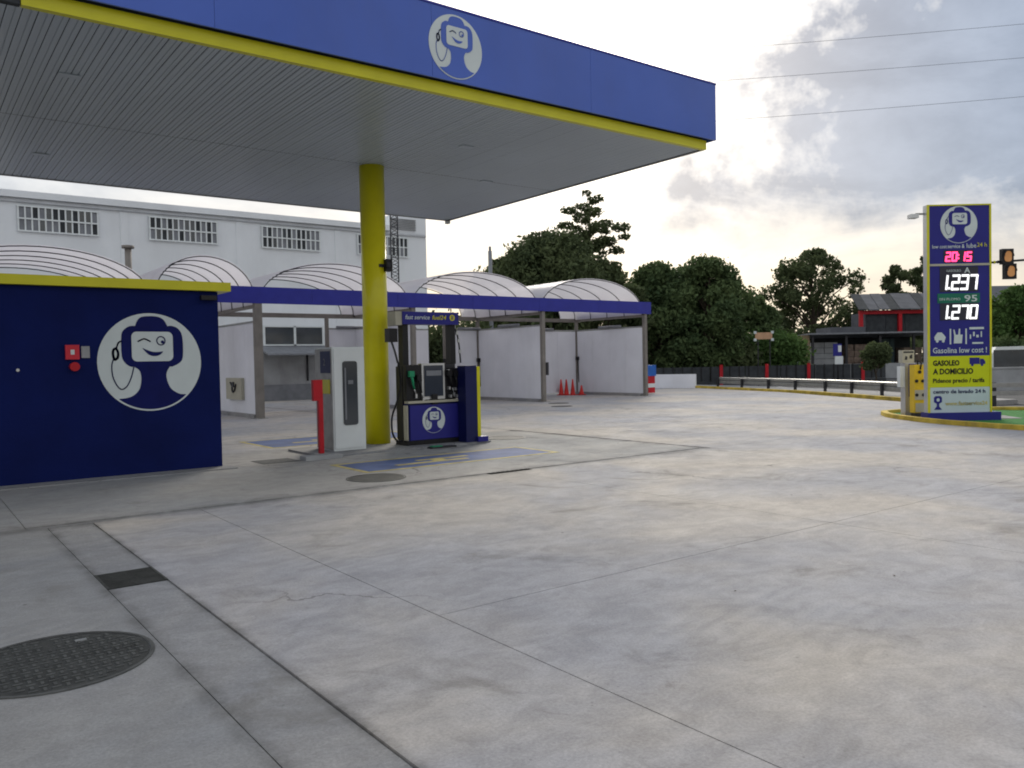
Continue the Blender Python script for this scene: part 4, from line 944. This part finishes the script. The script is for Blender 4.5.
# upper part
sb('upper_wall', M['tile'], 3.9, 10, 2.2, 4.9, 3.3, 4.85)
for k in range(4): sb('wall_sheet', M['dgrey'], 3.95+k*1.5, 5.38+k*1.5, 2.12, 2.19, 3.35, 4.7)
sb('red_beam', M['red'], 3.3, 10, 1.86, 2.08, 4.72, 5.0)
for a in (3.45, 6.45, 9.4): sb('red_post', M['red'], a-.13, a+.13, 1.84, 2.09, 3.28, 4.715)
b = bmesh.new()
for k in range(9):
    a0 = 5.4+k*.8
    b = bmesh.new(); pr = [(a0, 0), (a0+.78, 0), (a0+.78+.7, 3.4), (a0+.7, 3.4)]
    v0 = [SH @ Vector((x, 1.5+y, 5.02+y*.42-(.03*(k % 2)))) for x, y in pr]; v1 = [p+Vector((0, 0, .07)) for p in v0]
    A = [b.verts.new(p) for p in v0]; B = [b.verts.new(p) for p in v1]; b.faces.new(A[::-1]); b.faces.new(B)
    for i in range(4): b.faces.new((A[i], A[(i+1) % 4], B[(i+1) % 4], B[i]))
    obj('roof_sheet', b, M['tile'] if k % 3 else M['dgrey'], sh)
sb('side_roof', M['tile'], .9, 3.6, 1.5, 4.5, 3.3, 3.75, bevel=.1)
# stacks of material: each stack a thing
def stack(label, a0, a1, n0, n1, h, m, rows, cols, name='timber_stack', piece='board', cat='stack', z0=.1):
    a0 += 1.0; a1 += 1.0; o = SH @ Vector(((a0+a1)/2, (n0+n1)/2, z0)); t = thing(name, label, cat, tuple(o), 'stacks of building material in the yard')
    for i in range(rows):
        for j in range(cols):
            wv = (a1-a0)/cols; hh = h/rows; dx = random.uniform(-.03, .03)
            box_o(piece, m, t, a0+wv*j+.02+dx, a0+wv*(j+1)-.02+dx, n0+random.uniform(-.05, .05), n1, z0+hh*i+.01, z0+hh*(i+1)-.02, Mx=SH)
stack('tall tan timber stack at the left end of the yard shed', -.75, -.1, -.6, .6, 3.05, M['wood'], 8, 1)
stack('brown brick pallets stacked inside the shed, left of the middle', 2.9, 4.6, .2, 1.6, 2.3, M['brick'], 5, 3, 'brick_pallet', 'bundle')
stack('pale low pallet stack in front of the brick pallets', 4.0, 5.6, -.5, .1, 1.25, M['wood'], 3, 2, 'brick_pallet', 'bundle')
stack('dark stack under the shed roof by the timber', .4, 2.4, .6, 2.0, 2.5, M['walld'], 6, 2, 'block_pallet', 'bundle')
stack('teal grey boards leaning in the right of the shed', 5.9, 7.0, 1.2, 2.6, 2.7, mat('teal_grey_board', (.05, .075, .08), .7), 1, 3, 'board_stack', 'board')
stack('brown bundles beneath the second red post', 7.4, 8.8, .6, 2.0, 2.0, M['brick'], 4, 2, 'brick_pallet', 'bundle')
b = bmesh.new(); bx(b, -.45, .15, -.4, .2, .1, 2.3, Mx=SH); bx(b, -.4, -.18, -.42, -.401, .3, 2.2, Mx=SH); o = obj('white_container', b, M['spw'], None, bevel=.03); tag(o, 'pale blue white tank left of the timber stack', 'tank')
# blue and white small sign on post, banner board
sg = thing('roadside_sign', 'small blue and white sign on a post before the shed', 'sign', (46.4, 27.7, 0))
b = bmesh.new(); tube(b, [(46.4, 28.3, -.13), (46.4, 28.3, 2.3)], .04, 6); obj('sign_post', b, M['dsteel'], sg)
SF = frame_mx((46.2, 28.4, 0), TU)
box_o('sign_plate', M['spb'], sg, -.1, .42, -.04, -.01, 1.55, 2.3, Mx=SF); box_o('sign_plate', M['white'], sg, .0, .5, -.05, -.02, 1.05, 1.54, Mx=SF); box_o('sign_patch', M['white'], sg, .2, .4, -.05, -.041, 1.8, 2.2, Mx=SF)
hb = thing('hanging_board', 'small faded orange board with white corners before the trees', 'sign', (40.8, 29.5, 0))
HF = frame_mx((40.3, 29.9, 0), TU)
box_o('board', mat('faded_orange', (.50, .30, .18), .6), hb, .05, 1.05, 0, .04, 2.62, 3.02, Mx=HF)
for a in (-.03, .98):
    for c in (2.52, 2.95): box_o('board_corner', M['logow'], hb, a, a+.15, -.02, .05, c, c+.15, Mx=HF)
b = bmesh.new()
for a in (.2, .9): bx(b, a, a+.05, .041, .09, -.13, 2.9, Mx=HF)
obj('board_post', b, M['dsteel'], hb)
# right of the totem: pale wall, white vehicle roof-like parapet
b = bmesh.new(); RWm = frame_mx((36.9, 17.6, 0), (.8, -.6, 0)); bx(b, 0, 14, 0, .25, -.13, .85, Mx=RWm); bx(b, 0, 14, -.03, .28, .851, .92, Mx=RWm); o = obj('parapet_wall', b, M['walld']); tag(o, 'pale low parapet wall behind the roadside rail, right edge', 'wall')
vn = thing('parked_van', 'white topped van parked beyond the rail at the right edge', 'van', (45, 16, 0))
VF = frame_mx((43.6, 18.6, 0), (.797, -.604, 0))
b = bmesh.new(); prism(b, [(0, .25), (0, 1.0), (.6, 1.85), (4.6, 1.9), (4.9, .25)], 0, 1.9, Mx=VF @ Matrix(((1, 0, 0, 0), (0, 0, 1, 0), (0, 1, 0, 0), (0, 0, 0, 1)))); obj('body', b, M['white'], vn, bevel=.06)
b = bmesh.new(); bx(b, .45, 4.6, -.012, -.001, .6, 1.70, Mx=VF); obj('window', b, M['glass'], vn)
for a in (.9, 3.9):
    b = bmesh.new(); q0 = VF @ Vector((a, -.02, .2)); q1 = VF @ Vector((a, .22, .2)); tube(b, [q0, q1], .34, 18); obj('wheel', b, M['rubber'], vn)
# grey roofed house far right
hs_ = thing('far_house', 'grey roofed house half hidden by green trees at the right edge', 'building', (72, 28, 0))
HM = frame_mx((71.5, 31.5, 0), (.797, -.604, 0))
box_o('wall', M['walld'], hs_, 0, 12, 0, 8, -.13, 5.2, Mx=HM)
b = bmesh.new(); prism(b, [(-.4, 5.2), (8.4, 5.2), (4, 7.4)], -.4, 12.4, Mx=HM @ Matrix(((0, 0, 1, 0), (1, 0, 0, 0), (0, 1, 0, 0), (0, 0, 0, 1)))); obj('roof', b, M['tile'], hs_)
b = bmesh.new()
for a in (1.5, 4, 6.5, 9): bx(b, a, a+1.2, -.02, -.001, 2.8, 4.2, Mx=HM)
obj('window', b, M['glass'], hs_)
box_o('red_sign', M['red'], hs_, .2, 1.3, -.06, -.021, 4.3, 4.9, Mx=HM)

# traffic light on a mast arm
tf = thing('traffic_light', 'amber lensed traffic signal hung on a mast arm right of totem', 'traffic light', (34.8, 11.4, 0))
TF = frame_mx((32.1, 13.55, 4.88), TU) @ Matrix.Diagonal((.87, .87, .87, 1))
b = bmesh.new(); tube(b, [TF @ Vector((.05, 0, -.0)), TF @ Vector((3.4, 0, .18))], .04, 8); tube(b, [TF @ Vector((3.4, 0, .18)), TF @ Vector((3.4, 0, -5.0))], .09, 10); obj('mast_arm', b, M['dsteel'], tf)
for k in range(4): b = bmesh.new(); tube(b, [TF @ Vector((.05+k*.16, 0, k*.008)), TF @ Vector((.12+k*.16, 0, k*.008+.004))], .055, 8); obj('arm_sleeve', b, M['yellow'] if k % 2 else M['black'], tf)
for k, (a, c) in enumerate(((.52, .02), (.64, -.60))):
    h = box_o('signal_housing', M['black'], tf, a-.06, a+.42, -.22, .0, c-.12, c+.52, Mx=TF, bevel=.03)
    b = bmesh.new(); flat(b, rrect(a+.03, a+.33, c-.02, c+.42, .12), TF, .235, th=.014); obj('lens', b, M['amber'], h)
    b = bmesh.new(); tube(b, [TF @ Vector((a+.18+.2*math.cos(R(x)), -.3, c+.20+.26*math.sin(R(x)))) for x in range(0, 181, 20)], .02, 5); obj('visor', b, M['black'], h)

# power lines
for i, (p, q) in enumerate((((32.54, 26.0, 13.14), (44.44, 17.09, 14.02)), ((33.19, 25.58, 15.13), (44.5, 17.11, 15.92)), ((35.78, 23.69, 16.87), (44.56, 17.13, 17.58)))):
    p, q = Vector(p), Vector(q); d = q-p; b = bmesh.new()
    tube(b, [p+d*s+Vector((0, 0, .012*((s-.5)*d.length/5)**2-.01)) for s in np.linspace(-1.6, 3.5, 26)], .009, 5)
    o = obj('power_line', b, M['insul']); tag(o, ('lowest of the three overhead power lines', 'middle of the three overhead power lines', 'topmost of the three overhead power lines')[i], 'power line', 'overhead power lines')

# ------------------------------------------------------------------ trees
def leaves(name, clumps, n, size, m, parent, flatz=.75):
    """clumps: (x, y, z, r); leaf quads scattered mostly in the outer shell of every clump"""
    c = np.array(clumps, float); vol = c[:, 3]**2; pick = RNG.choice(len(c), n, p=vol/vol.sum())
    d = RNG.normal(size=(n, 3)); d /= np.linalg.norm(d, axis=1)[:, None]
    rr = RNG.uniform(.2, 1, n)**.5 * (1+.24*np.abs(RNG.normal(size=n)))
    P = c[pick, :3] + d*(c[pick, 3]*rr)[:, None]*np.array([1, 1, flatz])
    s = size*RNG.uniform(.55, 1.4, n)
    a = RNG.normal(size=(n, 3)) + d*.3; a /= np.linalg.norm(a, axis=1)[:, None]
    h = RNG.normal(size=(n, 3)); u = np.cross(a, h); u /= np.linalg.norm(u, axis=1)[:, None]; v = np.cross(a, u)
    u *= s[:, None]; v *= (s*.55)[:, None]
    V = np.stack([P-u, P-v*.9+u*.1, P+u, P+v*.9-u*.05], 1).reshape(-1, 3)
    me = bpy.data.meshes.new(name); me.vertices.add(4*n); me.vertices.foreach_set('co', V.ravel().astype(np.float32))
    me.loops.add(4*n); me.loops.foreach_set('vertex_index', np.arange(4*n, dtype=np.int32)); me.polygons.add(n)
    me.polygons.foreach_set('loop_start', np.arange(0, 4*n, 4, dtype=np.int32)); me.polygons.foreach_set('loop_total', np.full(n, 4, dtype=np.int32))
    me.update(calc_edges=True); me.validate(); me.materials.append(m)
    return link(name, me, parent)
def tree(label, x, y, h, rad, m, n=9000, size=.2, base=.3, trunk=.28, nclump=34, shape='round', name='broadleaf_tree', group='trees beyond the road', flatz=.8, rx=1.0, fill=1.0, seed=0, cat='tree'):
    rnd = random.Random(seed+int(x*7)+int(y*3)); t = thing(name, label, cat, (x, y, -.13), group)
    cl = []; limbs = bmesh.new(); zb = h*base
    top = (x+rnd.uniform(-.3, .3), y+rnd.uniform(-.3, .3), h*.86)
    tube(limbs, [(x, y, -.14), (x+.05, y, h*.2), (x+rnd.uniform(-.2, .2), y, h*.5), top], [trunk, trunk*.8, trunk*.5, trunk*.12], 8)
    ux, uy = .797, -.604
    for i in range(nclump):
        f = (i+.5)/nclump; z = zb+(h-zb)*f
        g = (f-.0)
        if shape == 'round': w = math.sqrt(max(.05, 1-(2*g-.85)**2*.9))
        elif shape == 'cone': w = 1.02-g*.9
        else: w = (.55+.6*g) if g < .6 else 1.0-(g-.6)*1.4
        a = rnd.uniform(0, 2*math.pi); k = rad*w*rnd.uniform(.35, .95)
        du, dv = math.cos(a)*k*rx, math.sin(a)*k*.8
        px_, py_ = x+ux*du+.604*dv, y+uy*du+.797*dv
        r = rad*rnd.uniform(.20, .36)*fill*(.75 if f > .85 else 1)
        zz = min(z, h-r*flatz*.9); cl.append((px_, py_, zz, r))
        if i % 2 == 0: tube(limbs, [(x, y, max(zb*.6, zz-k*.8-.6)), ((x+px_)/2, (y+py_)/2, zz-k*.35), (px_, py_, zz)], [trunk*.35, trunk*.2, trunk*.06], 5, cap=False)
    obj('trunk', limbs, M['trunk'], t)
    leaves('crown', cl, n, size, m, t, flatz)
    return t
def T(px_, D):                                        # ground position along the view's right/forward axes
    a = (px_-512)/819.25*D; return (a*.7997+D*.6004*.9996, -a*.6004+D*.7997*.9996)
tree('broad dark evergreen tree behind the two right wash vaults', *T(548, 52), 9.5, 4.7, M['leafd'], 42000, .155, .12, .4, 66, 'round', rx=.98, seed=3)
tree('dark tree forming the left shoulder of the big evergreen', *T(508, 54), 8.4, 2.5, M['leafd'], 14000, .15, .15, .3, 26, 'round', seed=5)
tree('dark tree forming the right shoulder of the big evergreen', *T(606, 53), 8.0, 2.7, M['leafd'], 14000, .15, .15, .3, 26, 'round', seed=6)
def clump_tree(label, px_, D, items, m, n, size, name, trunk=.16, group='trees beyond the road', flatz=.45):
    bx_, by_ = T(px_, D); t = thing(name, label, 'tree', (bx_, by_, -.13), group); b = bmesh.new(); cl = []
    zt = max(z for _, z, _ in items); tube(b, [(bx_, by_, -.14), (bx_, by_, zt*.6), (bx_+.1, by_, zt)], [trunk, trunk*.6, trunk*.12], 7)
    for du, z, r in items:
        dv = random.uniform(-1, 1)*abs(du)*.5; x, y = bx_+.797*du+.604*dv, by_-.604*du+.797*dv
        cl.append((x, y, z, r)); tube(b, [(bx_, by_, z-.25-abs(du)*.35), (x, y, z)], [trunk*.25, trunk*.08], 5, cap=False)
        cl.append((x*.5+bx_*.5, y*.5+by_*.5, z-.2, r*.55))
    obj('trunk', b, M['trunk'], t); leaves('crown', cl, n, size, m, t, flatz)
clump_tree('sparse tall tree poking above the big evergreen crown', 592, 56, [(-.1, 13.0, .32), (.45, 12.5, .5), (-.5, 12.1, .45), (.3, 11.7, .6), (-1.35, 11.7, .5), (-.5, 11.2, .6), (1.15, 11.0, .45), (-1.6, 10.9, .55), (.6, 10.6, .7), (2.0, 10.45, .6), (-.7, 10.2, .8), (2.35, 9.9, .4), (1.2, 9.7, .7), (.2, 9.4, .9), (1.9, 9.1, .5), (-1.2, 9.4, .8)], M['leafd'], 5200, .13, 'conifer_tree')
tree('dense round green tree right of the wash shelter', *T(662, 56), 8.0, 3.5, M['leafm'], 30000, .15, .03, .35, 50, 'round', seed=9)
tree('wide green tree second right of the wash shelter', *T(708, 55), 8.2, 3.3, M['leafm'], 28000, .15, .03, .35, 46, 'round', seed=10)
tree('rounded green tree between the two big green ones', *T(686, 58), 8.0, 3.4, M['leafm'], 20000, .15, .05, .3, 40, 'round', seed=21)
tree('lower green tree filling the dip left of the airy tree', *T(757, 60), 6.0, 2.2, M['leafm'], 12000, .15, .02, .2, 28, 'round', seed=13)
tree('tall airy tree with gaps standing behind the yard shed', *T(814, 74), 11.1, 5.0, M['leafd'], 19000, .17, .15, .3, 74, 'round', fill=.56, seed=12)
tree('wispy thin tree between airy tree and shed roof', *T(856, 76), 8.6, 1.2, M['leafm'], 500, .15, .35, .1, 12, 'cone', fill=.6, seed=14)
tree('small dark tree above the grey shed roof, left of two', *T(900, 82), 10.4, 2.0, M['leafd'], 7000, .17, .35, .25, 22, 'round', fill=.8, seed=15)
tree('dark tree half hidden behind the totem edge', *T(925, 82), 11.3, 1.9, M['leafd'], 7000, .17, .3, .25, 22, 'round', seed=16)
tree('bright green tree at the right edge beyond the rail', *T(1020, 58), 6.2, 2.8, M['leafl'], 18000, .15, .05, .25, 30, 'round', seed=17)
tree('second green tree at the right edge behind the totem', *T(1000, 64), 5.0, 2.6, M['leafl'], 12000, .15, .05, .25, 26, 'round', seed=18)
tree('small round dark shrub on a stem before the yard wall', *T(876, 42), 2.15, .95, M['leafd'], 5000, .08, .45, .05, 20, 'round', name='small_tree', group=None, seed=19)
# hedges and far woodland
def hedge(label, x0, y0, x1, y1, h, w, m, n, size=.17):
    t = thing('hedge', label, 'hedge', ((x0+x1)/2, (y0+y1)/2, 0)); k = int(math.dist((x0, y0), (x1, y1))/.8)+1
    cl = [(x0+(x1-x0)*(i+.5)/k+random.uniform(-.2, .2), y0+(y1-y0)*(i+.5)/k+random.uniform(-.2, .2), h*random.uniform(.35, .72), w*random.uniform(.8, 1.2)) for i in range(k) for _ in (0, 1)]
    leaves('foliage', cl, n, size, m, t)
    b = bmesh.new()
    for i in range(k): tube(b, [(x0+(x1-x0)*(i+.5)/k, y0+(y1-y0)*(i+.5)/k, -.1), (x0+(x1-x0)*(i+.5)/k, y0+(y1-y0)*(i+.5)/k, h*.5)], .04, 5)
    obj('stem', b, M['trunk'], t)
hedge('dark green hedge behind the red posted fence, left half', *T(655, 57), *T(745, 55), 2.6, 1.2, M['leafd'], 9000)
hedge('lighter green bushes behind the fence before the yard', *T(738, 57), *T(793, 57), 3.4, 1.2, M['leafl'], 11000)
hedge('tall dark hedge seen through the pump behind the wash bays', *T(395, 46), *T(482, 44), 4.6, 1.3, M['leafd'], 12000, .13)
hedge('green hedge beyond the rail at the right edge', *T(985, 55), *T(1070, 52), 2.6, 1.2, M['leafm'], 7000)
cl = []
for i in range(150):
    px_ = 380+i*5.2; D = random.uniform(115, 150); p = T(px_, D); cl.append((*p, random.uniform(1, 5.5), random.uniform(3, 5)))
w = leaves('far_woodland', cl, 16000, .55, M['leafd'], None); tag(w, 'distant belt of dark woodland along the horizon', 'woodland', kind='stuff')
